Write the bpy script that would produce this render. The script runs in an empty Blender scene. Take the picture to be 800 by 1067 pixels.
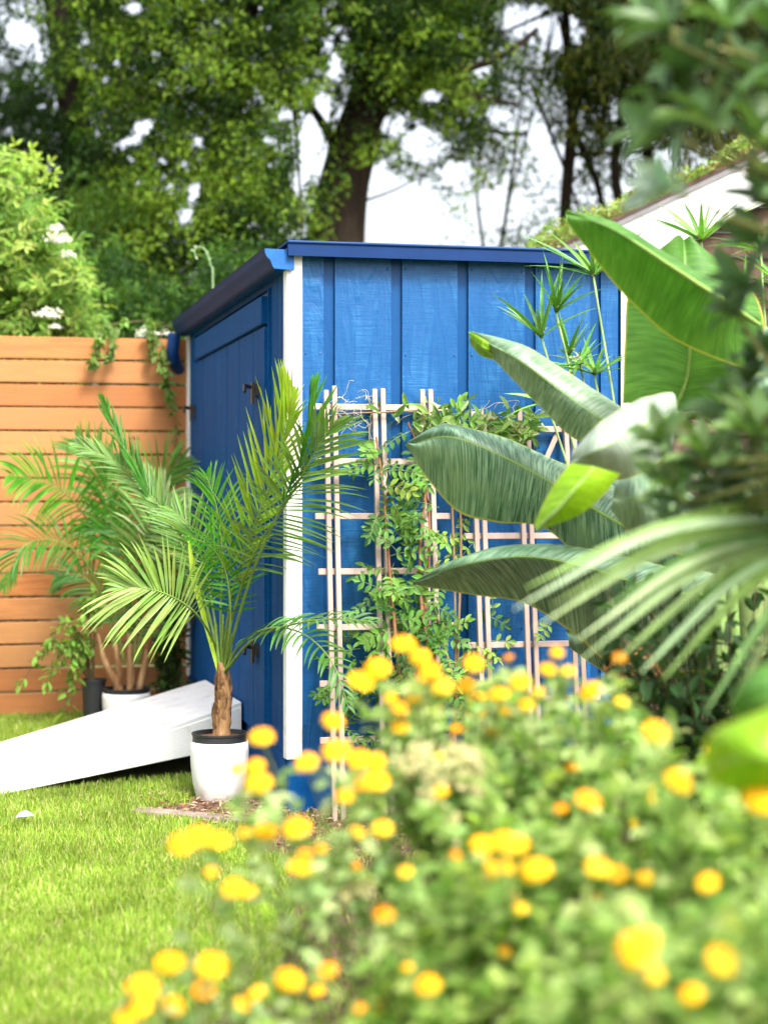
import bpy, math, random
import numpy as np

rng = np.random.default_rng(7)
random.seed(7)
C = bpy.context.scene.collection
R = math.radians
F, HZ, CH = 1850.0, 505.0, 1.125          # focal length in photo pixels, horizon row, camera height


def P(px, py, Y):
    """world point seen at a photo pixel, at distance Y"""
    return np.array([(px - 400.0) / F * Y, Y, CH - (py - HZ) / F * Y])


def G(px, Y):
    return np.array([(px - 400.0) / F * Y, Y, 0.0])


# ------------------------------------------------------------------ objects
def put(o, parent=None):
    C.objects.link(o)
    if parent is not None:
        o.parent = parent
    return o


def thing(name, label, cat, loc=(0, 0, 0), rz=0.0, group=None):
    o = bpy.data.objects.new(name, None)
    o.empty_display_size = 0.1
    o.location = loc
    o.rotation_euler = (0, 0, rz)
    put(o)
    tag(o, label, cat, group)
    return o


def tag(o, label=None, cat=None, group=None, kind=None):
    if label: o['label'] = label
    if cat: o['category'] = cat
    if group: o['group'] = group
    if kind: o['kind'] = kind
    return o


SMOOTH = {'palm leaflet', 'lantana leaf', 'waxy leaf', 'plant stems', 'grass', 'tree bark', 'gutter metal'}


class Geo:
    def __init__(s):
        s.V, s.L, s.S, s.Cc, s.U, s.n = [], [], [], [], [], 0

    def add(s, V, faces, col=None, uv=None):
        V = np.asarray(V, float).reshape(-1, 3)
        if isinstance(faces, np.ndarray):
            s.L.append((faces + s.n).ravel())
            s.S.append(np.full(len(faces), faces.shape[1]))
        else:
            for f in faces:
                s.L.append(np.array(f) + s.n)
                s.S.append(np.array([len(f)]))
        s.V.append(V)
        c = np.ones((len(V), 3)) * 0.5 if col is None else np.broadcast_to(np.asarray(col, float), (len(V), 3))
        s.Cc.append(c)
        s.U.append(np.zeros((len(V), 2)) if uv is None else np.asarray(uv, float))
        s.n += len(V)
        return s

    def box(s, x0, x1, y0, y1, z0, z1, col=None):
        V = [(x, y, z) for x in (x0, x1) for y in (y0, y1) for z in (z0, z1)]
        return s.add(V, [(0, 1, 3, 2), (4, 6, 7, 5), (0, 4, 5, 1), (2, 3, 7, 6), (0, 2, 6, 4), (1, 5, 7, 3)], col)

    def tube(s, pts, rad, sides=8, col=None, caps=True):
        pts = np.asarray(pts, float)
        rad = np.broadcast_to(np.asarray(rad, float), (len(pts),))
        T = np.gradient(pts, axis=0)
        T /= np.linalg.norm(T, axis=1)[:, None] + 1e-9
        a = np.array([0, 0, 1.0]) if abs(T[0][2]) < .9 else np.array([1.0, 0, 0])
        V = []
        ang = np.linspace(0, 2 * math.pi, sides, endpoint=False)
        for i in range(len(pts)):
            a = a - T[i] * np.dot(a, T[i]); a /= np.linalg.norm(a) + 1e-9
            b = np.cross(T[i], a)
            V.append(pts[i] + rad[i] * (np.cos(ang)[:, None] * a + np.sin(ang)[:, None] * b))
        V = np.concatenate(V)
        fs = []
        for i in range(len(pts) - 1):
            for j in range(sides):
                k = (j + 1) % sides
                fs.append((i * sides + j, i * sides + k, (i + 1) * sides + k, (i + 1) * sides + j))
        s.add(V, np.array(fs), col)
        if caps:
            n = s.n - len(V)
            for base in (0, (len(pts) - 1) * sides):
                idx = [n + base + j for j in range(sides)]
                if base == 0: idx = idx[::-1]
                s.L.append(np.array(idx)); s.S.append(np.array([sides]))
        return s

    def inst(s, tv, tf, M, pos, col):
        """copies of a template: tv (k,3), tf (m,q), M (N,3,3) columns are the axes, pos (N,3), col (N,3)"""
        N, k = len(pos), len(tv)
        V = np.einsum('nij,kj->nki', M, tv) + pos[:, None, :]
        fs = (tf[None, :, :] + (np.arange(N) * k)[:, None, None]).reshape(-1, tf.shape[1])
        cc = np.repeat(col, k, axis=0)
        return s.add(V.reshape(-1, 3), fs, cc)

    def build(s, name, mat, parent=None, origin=None, smooth=False, label=None):
        V = np.concatenate(s.V)
        if origin is not None:
            V = V - np.asarray(origin, float)
        L = np.concatenate(s.L).astype(np.int32)
        S = np.concatenate(s.S).astype(np.int32)
        me = bpy.data.meshes.new(name)
        me.vertices.add(len(V)); me.vertices.foreach_set('co', V.astype(np.float32).ravel())
        me.loops.add(len(L)); me.loops.foreach_set('vertex_index', L)
        me.polygons.add(len(S))
        st = np.concatenate([[0], np.cumsum(S)[:-1]]).astype(np.int32)
        me.polygons.foreach_set('loop_start', st)
        sm = smooth or mat.name in SMOOTH
        me.polygons.foreach_set('use_smooth', np.full(len(S), sm, bool))
        me.update(calc_edges=True)
        cc = np.concatenate(s.Cc)
        a = me.attributes.new('Col', 'FLOAT_COLOR', 'POINT')
        a.data.foreach_set('color', np.hstack([cc, np.ones((len(cc), 1))]).astype(np.float32).ravel())
        uu = np.concatenate(s.U)
        if uu.any():
            a = me.attributes.new('vein', 'FLOAT_VECTOR', 'POINT')
            a.data.foreach_set('vector', np.hstack([uu, np.zeros((len(uu), 1))]).astype(np.float32).ravel())
        me.materials.append(mat)
        o = bpy.data.objects.new(name, me)
        put(o, parent)
        if label: o['label'] = label
        return o


def single(g, name, mat, loc, label, cat, group=None, kind=None, smooth=False):
    o = g.build(name, mat, None, loc, smooth)
    o.location = loc
    return tag(o, label, cat, group, kind)


def bevel(o, w=0.004, seg=2):
    m = o.modifiers.new('bevel', 'BEVEL'); m.width = w; m.segments = seg; m.limit_method = 'ANGLE'
    return o


# ------------------------------------------------------------------ materials
def newmat(name):
    m = bpy.data.materials.new(name); m.use_nodes = True
    nt = m.node_tree; nt.nodes.clear()
    out = nt.nodes.new('ShaderNodeOutputMaterial')
    return m, nt, out


def nd(nt, typ, ins=None, **kw):
    n = nt.nodes.new(typ)
    for k, v in kw.items(): setattr(n, k, v)
    if ins:
        for k, v in ins.items():
            if isinstance(v, bpy.types.NodeSocket): nt.links.new(v, n.inputs[k])
            else: n.inputs[k].default_value = v
    return n


def ramp(nt, fac, stops):
    n = nt.nodes.new('ShaderNodeValToRGB')
    cr = n.color_ramp
    while len(cr.elements) < len(stops): cr.elements.new(0.5)
    for e, (p, c) in zip(cr.elements, stops):
        e.position = p; e.color = (*c, 1) if len(c) == 3 else c
    nt.links.new(fac, n.inputs[0])
    return n.outputs[0]


def mixc(nt, fac, a, b, mode='MIX'):
    n = nt.nodes.new('ShaderNodeMix'); n.data_type = 'RGBA'; n.blend_type = mode
    for idx, v in ((0, fac), (6, a), (7, b)):
        if isinstance(v, bpy.types.NodeSocket): nt.links.new(v, n.inputs[idx])
        else: n.inputs[idx].default_value = v if idx == 0 else ((*v, 1) if len(v) == 3 else v)
    return n.outputs[2]


def coord(nt, scale=(1, 1, 1), rot=(0, 0, 0), src='Object'):
    tc = nt.nodes.new('ShaderNodeTexCoord')
    return nd(nt, 'ShaderNodeMapping', {'Vector': tc.outputs[src], 'Scale': scale, 'Rotation': rot}).outputs[0]


def noise(nt, vec, scale, detail=4, rough=.55, dist=0):
    return nd(nt, 'ShaderNodeTexNoise', {'Vector': vec, 'Scale': scale, 'Detail': detail, 'Roughness': rough, 'Distortion': dist})


def bumpn(nt, h, strength=.3, dist=.01):
    return nd(nt, 'ShaderNodeBump', {'Height': h, 'Strength': strength, 'Distance': dist}).outputs[0]


def leafmat(name, rough=.5, trans=.35, spec=.4, tint=(1, 1, 1), back=None, nscale=14):
    """colour comes from each leaf's own colour, mottled; thin leaves let light through"""
    m, nt, out = newmat(name)
    at = nd(nt, 'ShaderNodeAttribute', attribute_name='Col')
    nz = noise(nt, coord(nt), nscale, 3)
    v = nd(nt, 'ShaderNodeMapRange', {'Value': nz.outputs[0], 'From Min': .3, 'From Max': .7, 'To Min': .75, 'To Max': 1.25})
    cm = nt.nodes.new('ShaderNodeVectorMath'); cm.operation = 'SCALE'
    nt.links.new(at.outputs['Color'], cm.inputs[0]); nt.links.new(v.outputs[0], cm.inputs['Scale'])
    col = cm.outputs[0]
    if back is not None:
        gm = nd(nt, 'ShaderNodeNewGeometry')
        col = mixc(nt, gm.outputs['Backfacing'], col, back)
    p = nd(nt, 'ShaderNodeBsdfPrincipled', {'Base Color': col, 'Roughness': rough, 'Specular IOR Level': spec})
    tcol = mixc(nt, 1.0, col, (1.35, 1.5, .55), 'MULTIPLY')
    t = nd(nt, 'ShaderNodeBsdfTranslucent', {'Color': tcol})
    mx = nd(nt, 'ShaderNodeMixShader', {0: trans, 1: p.outputs[0], 2: t.outputs[0]})
    nt.links.new(mx.outputs[0], out.inputs[0])
    return m


def plain(name, col, rough=.5, spec=.5, nscale=30, var=.12, bump=.0, metallic=0, scale=(1, 1, 1)):
    m, nt, out = newmat(name)
    nz = noise(nt, coord(nt, scale), nscale, 5)
    c = ramp(nt, nz.outputs[0], [(.3, tuple(x * (1 - var) for x in col)), (.7, tuple(min(1, x * (1 + var)) for x in col))])
    p = nd(nt, 'ShaderNodeBsdfPrincipled', {'Base Color': c, 'Roughness': rough, 'Specular IOR Level': spec, 'Metallic': metallic})
    if bump:
        nt.links.new(bumpn(nt, nz.outputs[0], bump, .004), p.inputs['Normal'])
    nt.links.new(p.outputs[0], out.inputs[0])
    return m


def grimy(name, col, zlo, zhi, dirt, rough=.45, amt=.8, sc_=14):
    m, nt, out = newmat(name)
    n1 = noise(nt, coord(nt), sc_, 6, .7)
    z = nd(nt, 'ShaderNodeSeparateXYZ', {0: coord(nt)}).outputs[2]
    f = nd(nt, 'ShaderNodeMapRange', {'Value': z, 'From Min': zlo, 'From Max': zhi, 'To Min': amt, 'To Max': 0})
    g_ = ramp(nt, n1.outputs[0], [(.42, (0, 0, 0)), (.62, (1, 1, 1))])
    k = nd(nt, 'ShaderNodeMath', {0: f.outputs[0], 1: g_}, operation='MULTIPLY')
    n2 = noise(nt, coord(nt, (1, 1, .25)), 5, 5, .6)
    base = ramp(nt, n2.outputs[0], [(.35, tuple(c * .88 for c in col)), (.6, col)])
    c = mixc(nt, k.outputs[0], base, dirt)
    p = nd(nt, 'ShaderNodeBsdfPrincipled', {'Base Color': c, 'Roughness': rough, 'Specular IOR Level': .35, 'Normal': bumpn(nt, n1.outputs[0], .06, .003)})
    nt.links.new(p.outputs[0], out.inputs[0])
    return m


def colmat(name, rough=.6, spec=.4, bump=.2, nscale=60, trans=0.0):
    m, nt, out = newmat(name)
    at = nd(nt, 'ShaderNodeAttribute', attribute_name='Col')
    nz = noise(nt, coord(nt), nscale, 4)
    v = nd(nt, 'ShaderNodeMapRange', {'Value': nz.outputs[0], 'From Min': .3, 'From Max': .7, 'To Min': .8, 'To Max': 1.2})
    cm = nt.nodes.new('ShaderNodeVectorMath'); cm.operation = 'SCALE'
    nt.links.new(at.outputs['Color'], cm.inputs[0]); nt.links.new(v.outputs[0], cm.inputs['Scale'])
    p = nd(nt, 'ShaderNodeBsdfPrincipled', {'Base Color': cm.outputs[0], 'Roughness': rough, 'Specular IOR Level': spec,
                                            'Normal': bumpn(nt, nz.outputs[0], bump, .004)})
    sh = p.outputs[0]
    if trans:
        t = nd(nt, 'ShaderNodeBsdfTranslucent', {'Color': cm.outputs[0]})
        sh = nd(nt, 'ShaderNodeMixShader', {0: trans, 1: p.outputs[0], 2: t.outputs[0]}).outputs[0]
    nt.links.new(sh, out.inputs[0])
    return m


def blue_paint(name, base, light, rough_sawn=True, spec=.5, rg=.42):
    """brushed blue stain over rough plywood: saw marks, cathedral grain, thin and drippy patches"""
    m, nt, out = newmat(name)
    at = nd(nt, 'ShaderNodeAttribute', attribute_name='Col')
    off = nd(nt, 'ShaderNodeVectorMath', {0: at.outputs['Color'], 1: (9, 0, 9)}, operation='MULTIPLY').outputs[0]
    def bc(sc_):
        return nd(nt, 'ShaderNodeMapping', {'Vector': nd(nt, 'ShaderNodeVectorMath', {0: coord(nt), 1: off}, operation='ADD').outputs[0], 'Scale': sc_}).outputs[0]
    saw = noise(nt, coord(nt, (3, 3, 60)), 3.0, 5, .65)
    grain = noise(nt, bc((5, 5, .8)), 2.2, 3, .5, 1.4)
    rings = nd(nt, 'ShaderNodeMath', {0: grain.outputs[0], 1: 26.0}, operation='MULTIPLY')
    rs = nd(nt, 'ShaderNodeMath', {0: rings.outputs[0]}, operation='SINE')
    blot = noise(nt, bc((5, 5, 1.6)), 1.8, 6, .62, .4)
    fine = noise(nt, coord(nt, (40, 40, 40)), 3, 3)
    f1 = ramp(nt, blot.outputs[0], [(.42, (0, 0, 0)), (.62, (1, 1, 1))])
    f2 = nd(nt, 'ShaderNodeMapRange', {'Value': rs.outputs[0], 'From Min': -.2, 'From Max': 1, 'To Min': .15, 'To Max': 1})
    f3 = nd(nt, 'ShaderNodeMapRange', {'Value': saw.outputs[0], 'From Min': .35, 'From Max': .62})
    a = nd(nt, 'ShaderNodeMath', {0: f1, 1: f2.outputs[0]}, operation='MULTIPLY')
    b = nd(nt, 'ShaderNodeMath', {0: a.outputs[0], 1: f3.outputs[0]}, operation='MULTIPLY')
    c = nd(nt, 'ShaderNodeMath', {0: b.outputs[0], 1: .75 if rough_sawn else .35}, operation='MULTIPLY')
    d = nd(nt, 'ShaderNodeMath', {0: f3.outputs[0], 1: .2 if rough_sawn else .03}, operation='MULTIPLY')
    e = nd(nt, 'ShaderNodeMath', {0: c.outputs[0], 1: d.outputs[0]}, operation='ADD')
    col = mixc(nt, e.outputs[0], base, light)
    h1 = nd(nt, 'ShaderNodeMath', {0: saw.outputs[0], 1: rs.outputs[0]}, operation='ADD')
    h2 = nd(nt, 'ShaderNodeMath', {0: h1.outputs[0], 1: fine.outputs[0]}, operation='ADD')
    p = nd(nt, 'ShaderNodeBsdfPrincipled', {'Base Color': col, 'Roughness': rg, 'Specular IOR Level': spec,
                                            'Normal': bumpn(nt, h2.outputs[0], .28 if rough_sawn else .10, .003)})
    nt.links.new(p.outputs[0], out.inputs[0])
    return m


def cedar(name):
    m, nt, out = newmat(name)
    at = nd(nt, 'ShaderNodeAttribute', attribute_name='Col')
    sx = nd(nt, 'ShaderNodeSeparateColor', {'Color': at.outputs['Color']})
    off = nd(nt, 'ShaderNodeCombineXYZ', {'X': sx.outputs[2], 'Y': 0.0, 'Z': 0.0})
    sc = nd(nt, 'ShaderNodeVectorMath', {0: off.outputs[0], 1: (40, 0, 0)}, operation='MULTIPLY')
    ad = nd(nt, 'ShaderNodeVectorMath', {0: coord(nt), 1: sc.outputs[0]}, operation='ADD')
    mp = nd(nt, 'ShaderNodeMapping', {'Vector': ad.outputs[0], 'Scale': (.7, 6, 13)})
    g = noise(nt, mp.outputs[0], 2.2, 5, .6, .8)
    ring = nd(nt, 'ShaderNodeMath', {0: g.outputs[0], 1: 30.0}, operation='MULTIPLY')
    rs = nd(nt, 'ShaderNodeMath', {0: ring.outputs[0]}, operation='SINE')
    rr = nd(nt, 'ShaderNodeMapRange', {'Value': rs.outputs[0], 'From Min': -1, 'From Max': 1, 'To Min': 0, 'To Max': .7})
    col = mixc(nt, rr.outputs[0], (.34, .125, .030), (.17, .050, .011))
    col = mixc(nt, sx.outputs[0], col, (.44, .22, .085))
    col = mixc(nt, sx.outputs[1], col, (.27, .085, .022))
    # knots: thin the field to a few, dark, oval
    mk = nd(nt, 'ShaderNodeMapping', {'Vector': ad.outputs[0], 'Scale': (1.6, 1, 4.5)})
    vo = nd(nt, 'ShaderNodeTexVoronoi', {'Vector': mk.outputs[0], 'Scale': 1.35})
    kn = ramp(nt, vo.outputs['Distance'], [(.035, (1, 1, 1)), (.085, (0, 0, 0))])
    kp = nd(nt, 'ShaderNodeSeparateColor', {'Color': vo.outputs['Color']})
    th = nd(nt, 'ShaderNodeMath', {0: kp.outputs[0], 1: .35}, operation='GREATER_THAN')
    kf = nd(nt, 'ShaderNodeMath', {0: kn, 1: th.outputs[0]}, operation='MULTIPLY')
    col = mixc(nt, kf.outputs[0], col, (.13, .045, .015))
    dirt = noise(nt, coord(nt), 2.4, 5)
    df = ramp(nt, dirt.outputs[0], [(.5, (0, 0, 0)), (.8, (.5, .5, .5))])
    col = mixc(nt, df, col, (.20, .12, .06))
    p = nd(nt, 'ShaderNodeBsdfPrincipled', {'Base Color': col, 'Roughness': .6, 'Specular IOR Level': .3,
                                            'Normal': bumpn(nt, g.outputs[0], .25, .004)})
    nt.links.new(p.outputs[0], out.inputs[0])
    return m


def bananamat(name, c1, c2, rough=.35, trans=.3, glare=.5, vein=170.0):
    m, nt, out = newmat(name)
    at = nd(nt, 'ShaderNodeAttribute', attribute_name='vein')
    mp = nd(nt, 'ShaderNodeMapping', {'Vector': at.outputs['Vector'], 'Scale': (vein, 1.6, 1)})
    nz = noise(nt, mp.outputs[0], 1.0, 3, .6)
    mp2 = nd(nt, 'ShaderNodeMapping', {'Vector': at.outputs['Vector'], 'Scale': (9, 1.2, 1)})
    n2 = noise(nt, mp2.outputs[0], 1.0, 3)
    big = noise(nt, coord(nt), 5, 4)
    f = ramp(nt, nz.outputs[0], [(.38, (0, 0, 0)), (.60, (1, 1, 1))])
    f2 = ramp(nt, n2.outputs[0], [(.35, (0, 0, 0)), (.7, (.7, .7, .7))])
    col = mixc(nt, f, c1, c2)
    col = mixc(nt, f2, col, tuple(x * .7 for x in c1))
    f3 = ramp(nt, big.outputs[0], [(.5, (0, 0, 0)), (.75, (.35, .35, .35))])
    col = mixc(nt, f3, col, (c2[0] * 1.1, c2[1] * 1.05, c2[2] * .6))
    # pale midrib and thin brownish-yellow margin
    sx = nd(nt, 'ShaderNodeSeparateXYZ', {0: at.outputs['Vector']})
    av = nd(nt, 'ShaderNodeMath', {0: sx.outputs[1]}, operation='ABSOLUTE')
    rib = nd(nt, 'ShaderNodeMath', {0: av.outputs[0], 1: .02}, operation='LESS_THAN')
    col = mixc(nt, rib.outputs[0], col, (.22, .34, .08))
    edge = nd(nt, 'ShaderNodeMath', {0: av.outputs[0], 1: .972}, operation='GREATER_THAN')
    col = mixc(nt, edge.outputs[0], col, (.34, .33, .06))
    p = nd(nt, 'ShaderNodeBsdfPrincipled', {'Base Color': col, 'Roughness': rough, 'Specular IOR Level': glare,
                                            'Normal': bumpn(nt, nz.outputs[0], .35, .003)})
    t = nd(nt, 'ShaderNodeBsdfTranslucent', {'Color': mixc(nt, 1.0, col, (1.6, 1.7, .5), 'MULTIPLY')})
    mx = nd(nt, 'ShaderNodeMixShader', {0: trans, 1: p.outputs[0], 2: t.outputs[0]})
    nt.links.new(mx.outputs[0], out.inputs[0])
    return m


def barkmat(name, c1, c2, scale=9):
    m, nt, out = newmat(name)
    nz = noise(nt, coord(nt, (1, 1, .3)), scale, 7, .65, .5)
    col = ramp(nt, nz.outputs[0], [(.35, c1), (.65, c2)])
    p = nd(nt, 'ShaderNodeBsdfPrincipled', {'Base Color': col, 'Roughness': .9, 'Specular IOR Level': .2,
                                            'Normal': bumpn(nt, nz.outputs[0], .9, .03)})
    nt.links.new(p.outputs[0], out.inputs[0])
    return m


M = {}
M['siding'] = blue_paint('rough blue siding', (.0015, .058, .19), (.022, .13, .30), True, .25)
M['channel'] = blue_paint('smooth blue channel', (.001, .049, .165), (.005, .072, .21), False, .2)
M['door'] = blue_paint('blue door paint', (.0005, .052, .185), (.006, .09, .26), True, .08, .7)
M['trimblue'] = plain('blue metal', (.002, .032, .13), .55, .2, 8, .08, .05)
M['fascia'] = plain('navy fascia painted shade', (.002, .022, .095), .6, .15, 8, .1, .05)  # navy deepened to paint in the shade below the drip edge
M['gutter'] = plain('gutter metal', (.004, .03, .115), .65, .15, 6, .15, .03, 0)
M['white'] = grimy('white trim paint', (.80, .80, .79), .16, .5, (.42, .40, .33), .5, .6, 20)
m, nt, out = newmat('white ramp paint')
n1 = noise(nt, coord(nt), 6, 6, .7); n2 = noise(nt, coord(nt, (1, 1, 8)), 30, 3)
c = ramp(nt, n1.outputs[0], [(.30, (.52, .50, .44)), (.46, (.76, .76, .75)), (.7, (.82, .83, .84))])
gz = nd(nt, 'ShaderNodeSeparateXYZ', {0: coord(nt)})
low = nd(nt, 'ShaderNodeMapRange', {'Value': gz.outputs[2], 'From Min': .0, 'From Max': .07, 'To Min': .5, 'To Max': 0})
lw2 = nd(nt, 'ShaderNodeMath', {0: low.outputs[0], 1: n1.outputs[0]}, operation='MULTIPLY')
c = mixc(nt, lw2.outputs[0], c, (.42, .45, .25))
p = nd(nt, 'ShaderNodeBsdfPrincipled', {'Base Color': c, 'Roughness': .55, 'Specular IOR Level': .3, 'Normal': bumpn(nt, n2.outputs[0], .25, .004)})
nt.links.new(p.outputs[0], out.inputs[0]); M['rampwhite'] = m
M['black'] = plain('black iron', (.012, .012, .013), .45, .5)
M['blackplastic'] = plain('black plastic', (.02, .022, .024), .5, .4)
M['potwhite'] = grimy('white glazed pot', (.78, .78, .76), -.02, .10, (.33, .25, .16), .35, .75, 26)
M['soil'] = plain('potting soil', (.12, .06, .03), .95, .1, 60, .5, .9)
M['cedar'] = cedar('cedar boards')
M['lattice'] = plain('weathered pinkish slat', (.35, .265, .23), .75, .2, 14, .22, .4, 0, (1, 1, .2))
M['bark'] = barkmat('tree bark', (.009, .006, .004), (.038, .026, .018))
M['palmbark'] = barkmat('palm trunk', (.13, .055, .02), (.42, .25, .12), 22)
M['leaf_tree'] = leafmat('tree leaf', .6, .42, .15)
M['leaf_bush'] = leafmat('bush leaf', .55, .4, .2)
M['leaf_palm'] = leafmat('palm leaflet', .42, .3, .3)
M['leaf_lantana'] = leafmat('lantana leaf', .65, .48, .12)
M['leaf_shrub'] = leafmat('waxy leaf', .42, .2, .35)
M['grass'] = leafmat('grass', .55, .4, .3, nscale=4)
M['petal'] = colmat('petals', .6, .3, .1, 60, .25)
M['stem'] = colmat('plant stems', .6, .3, .2)
M['ban_bright'] = bananamat('banana leaf bright green', (.065, .185, .03), (.13, .29, .06), .5, .42, .3, 110)  # bright mid green with low vein contrast
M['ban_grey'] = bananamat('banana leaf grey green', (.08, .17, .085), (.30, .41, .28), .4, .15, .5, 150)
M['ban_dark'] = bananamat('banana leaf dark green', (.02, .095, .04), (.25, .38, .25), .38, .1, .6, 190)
M['ban_glare'] = bananamat('banana leaf painted glare', (.24, .31, .24), (.36, .44, .36), .45, .15, .5, 120)  # pale underside, with its white glare put into the colour
M['ban_yellow'] = bananamat('banana leaf yellow green', (.15, .33, .008), (.30, .48, .02), .45, .35, .3, 60)
M['shingle'] = plain('brown shingle', (.075, .045, .032), .85, .2, 24, .35, .5)
M['roofedge'] = plain('grey metal edge', (.16, .15, .15), .5, .4, 10, .3)
M['fasciaw'] = plain('white rake board', (.74, .74, .75), .55, .3, 6, .06, .1, 0, (1, 1, 3))

# ------------------------------------------------------------------ templates
DIA_V = np.array([(0, 0, 0), (-.5, .45, .10), (0, 1, -.05), (.5, .45, .10)], float)
DIA_F = np.array([(0, 1, 2), (0, 2, 3)])
OV_V = np.array([(0, 0, 0), (-.36, .22, .06), (0, .25, 0), (.36, .22, .06), (-.5, .52, .07), (0, .52, -.02), (.5, .52, .07),
                 (-.3, .82, .0), (0, .82, -.08), (.3, .82, .0), (0, 1, -.16)], float)
OV_F3 = [(0, 2, 1), (0, 3, 2), (7, 8, 10), (8, 9, 10)]
OV_F = np.array([(0, 2, 1, 1), ] * 0 + [(1, 2, 5, 4), (2, 3, 6, 5), (4, 5, 8, 7), (5, 6, 9, 8)])
OV_TRI = np.array([(0, 2, 1), (0, 3, 2), (1, 2, 5), (1, 5, 4), (2, 3, 6), (2, 6, 5), (4, 5, 8), (4, 8, 7), (5, 6, 9), (5, 9, 8),
                   (7, 8, 10), (8, 9, 10)])


def unit(a):
    a = np.asarray(a, float)
    return a / (np.linalg.norm(a, axis=-1, keepdims=True) + 1e-9)


def frames(D, Nn, length, width):
    """columns: side*width, axis*length, normal*length"""
    D = unit(D); S = unit(np.cross(D, Nn)); Z = np.cross(S, D)
    length = np.broadcast_to(length, (len(D),)); width = np.broadcast_to(width, (len(D),))
    return np.stack([S * width[:, None], D * length[:, None], Z * length[:, None]], axis=2)


def jit(base, n, v=.25, hue=.12):
    base = np.asarray(base, float)
    k = 1 + (rng.random((n, 1)) * 2 - 1) * v
    h = 1 + (rng.random((n, 3)) * 2 - 1) * hue
    return np.clip(base * k * h, 0, 1)


def leaves(g, pos, D, Nn, length, width, col, tmpl='ov'):
    Mx = frames(D, Nn, length, width)
    if tmpl == 'ov': g.inst(OV_V, OV_TRI, Mx, pos, col)
    else: g.inst(DIA_V, DIA_F, Mx, pos, col)


def curve(pts, n=24):
    """Catmull-Rom through points"""
    pts = np.asarray(pts, float)
    if len(pts) == 2:
        t = np.linspace(0, 1, n)[:, None]
        return pts[0] * (1 - t) + pts[1] * t
    ext = np.vstack([2 * pts[0] - pts[1], pts, 2 * pts[-1] - pts[-2]])
    out = []
    segs = len(pts) - 1
    for q in np.linspace(0, segs - 1e-6, n):
        i = int(q); t = q - i
        p0, p1, p2, p3 = ext[i], ext[i + 1], ext[i + 2], ext[i + 3]
        out.append(.5 * (2 * p1 + (p2 - p0) * t + (2 * p0 - 5 * p1 + 4 * p2 - p3) * t * t + (3 * p1 - p0 - 3 * p2 + p3) * t ** 3))
    return np.array(out)


def strip(g, pts, width, normal, col, fold=.15):
    """long narrow blade along pts; width per point, slightly folded along its middle"""
    pts = np.asarray(pts, float); n = len(pts)
    T = unit(np.gradient(pts, axis=0))
    S = unit(np.cross(T, np.broadcast_to(normal, T.shape)))
    N2 = np.cross(S, T)
    w = np.asarray(width)[:, None]
    V = np.stack([pts - S * w + N2 * w * fold, pts, pts + S * w + N2 * w * fold], axis=1).reshape(-1, 3)
    fs = []
    for i in range(n - 1):
        a = i * 3
        fs += [(a, a + 1, a + 4, a + 3), (a + 1, a + 2, a + 5, a + 4)]
    g.add(V, np.array(fs), col)


# ================================================================== WORLD, LIGHT, CAMERA
SUN_EL, SUN_AZ = R(50), R(150)      # azimuth measured clockwise from +Y: behind the camera, to the right
w = bpy.data.worlds.new("World"); bpy.context.scene.world = w; w.use_nodes = True
nt = w.node_tree; nt.nodes.clear()
sky = nt.nodes.new('ShaderNodeTexSky'); sky.sky_type = 'NISHITA'; sky.sun_disc = False
sky.sun_elevation = SUN_EL; sky.sun_rotation = SUN_AZ
sky.air_density = 1.0; sky.dust_density = 6.0; sky.ozone_density = 1.0
hs = nd(nt, 'ShaderNodeHueSaturation', {'Saturation': .35, 'Value': 1.35, 'Color': sky.outputs[0]})
bg = nd(nt, 'ShaderNodeBackground', {'Color': hs.outputs[0], 'Strength': .14})
wo = nt.nodes.new('ShaderNodeOutputWorld'); nt.links.new(bg.outputs[0], wo.inputs[0])

sl = bpy.data.lights.new('sun', 'SUN'); sl.energy = 2.3; sl.angle = R(12); sl.color = (1, .95, .87)
so = bpy.data.objects.new('sun', sl); C.objects.link(so)
# direction towards the sun
sd = (math.sin(SUN_AZ) * math.cos(SUN_EL), math.cos(SUN_AZ) * math.cos(SUN_EL), math.sin(SUN_EL))
from mathutils import Vector
so.rotation_euler = Vector(sd).to_track_quat('Z', 'Y').to_euler()
so.location = (3, -3, 6)

cam = bpy.data.cameras.new('camera'); co = bpy.data.objects.new('camera', cam); C.objects.link(co)
co.location = (0, 0, CH); co.rotation_euler = (R(90), 0, 0)
cam.sensor_fit = 'VERTICAL'; cam.sensor_height = 36; cam.lens = 36 * F / 1067
cam.shift_y = -(533.5 - HZ) / 1067
cam.clip_start = .05; cam.clip_end = 500
cam.dof.use_dof = True; cam.dof.focus_distance = 5.95; cam.dof.aperture_fstop = 2.0
sc = bpy.context.scene; sc.camera = co
sc.view_settings.view_transform = 'Standard'; sc.view_settings.look = 'None'; sc.view_settings.gamma = 1
sc.view_settings.exposure = 1.42
sc.render.engine = 'CYCLES'
sc.cycles.use_denoising = True
sc.cycles.max_bounces = 8; sc.cycles.diffuse_bounces = 4; sc.cycles.glossy_bounces = 3
sc.cycles.transmission_bounces = 5; sc.cycles.sample_clamp_indirect = 6

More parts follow.
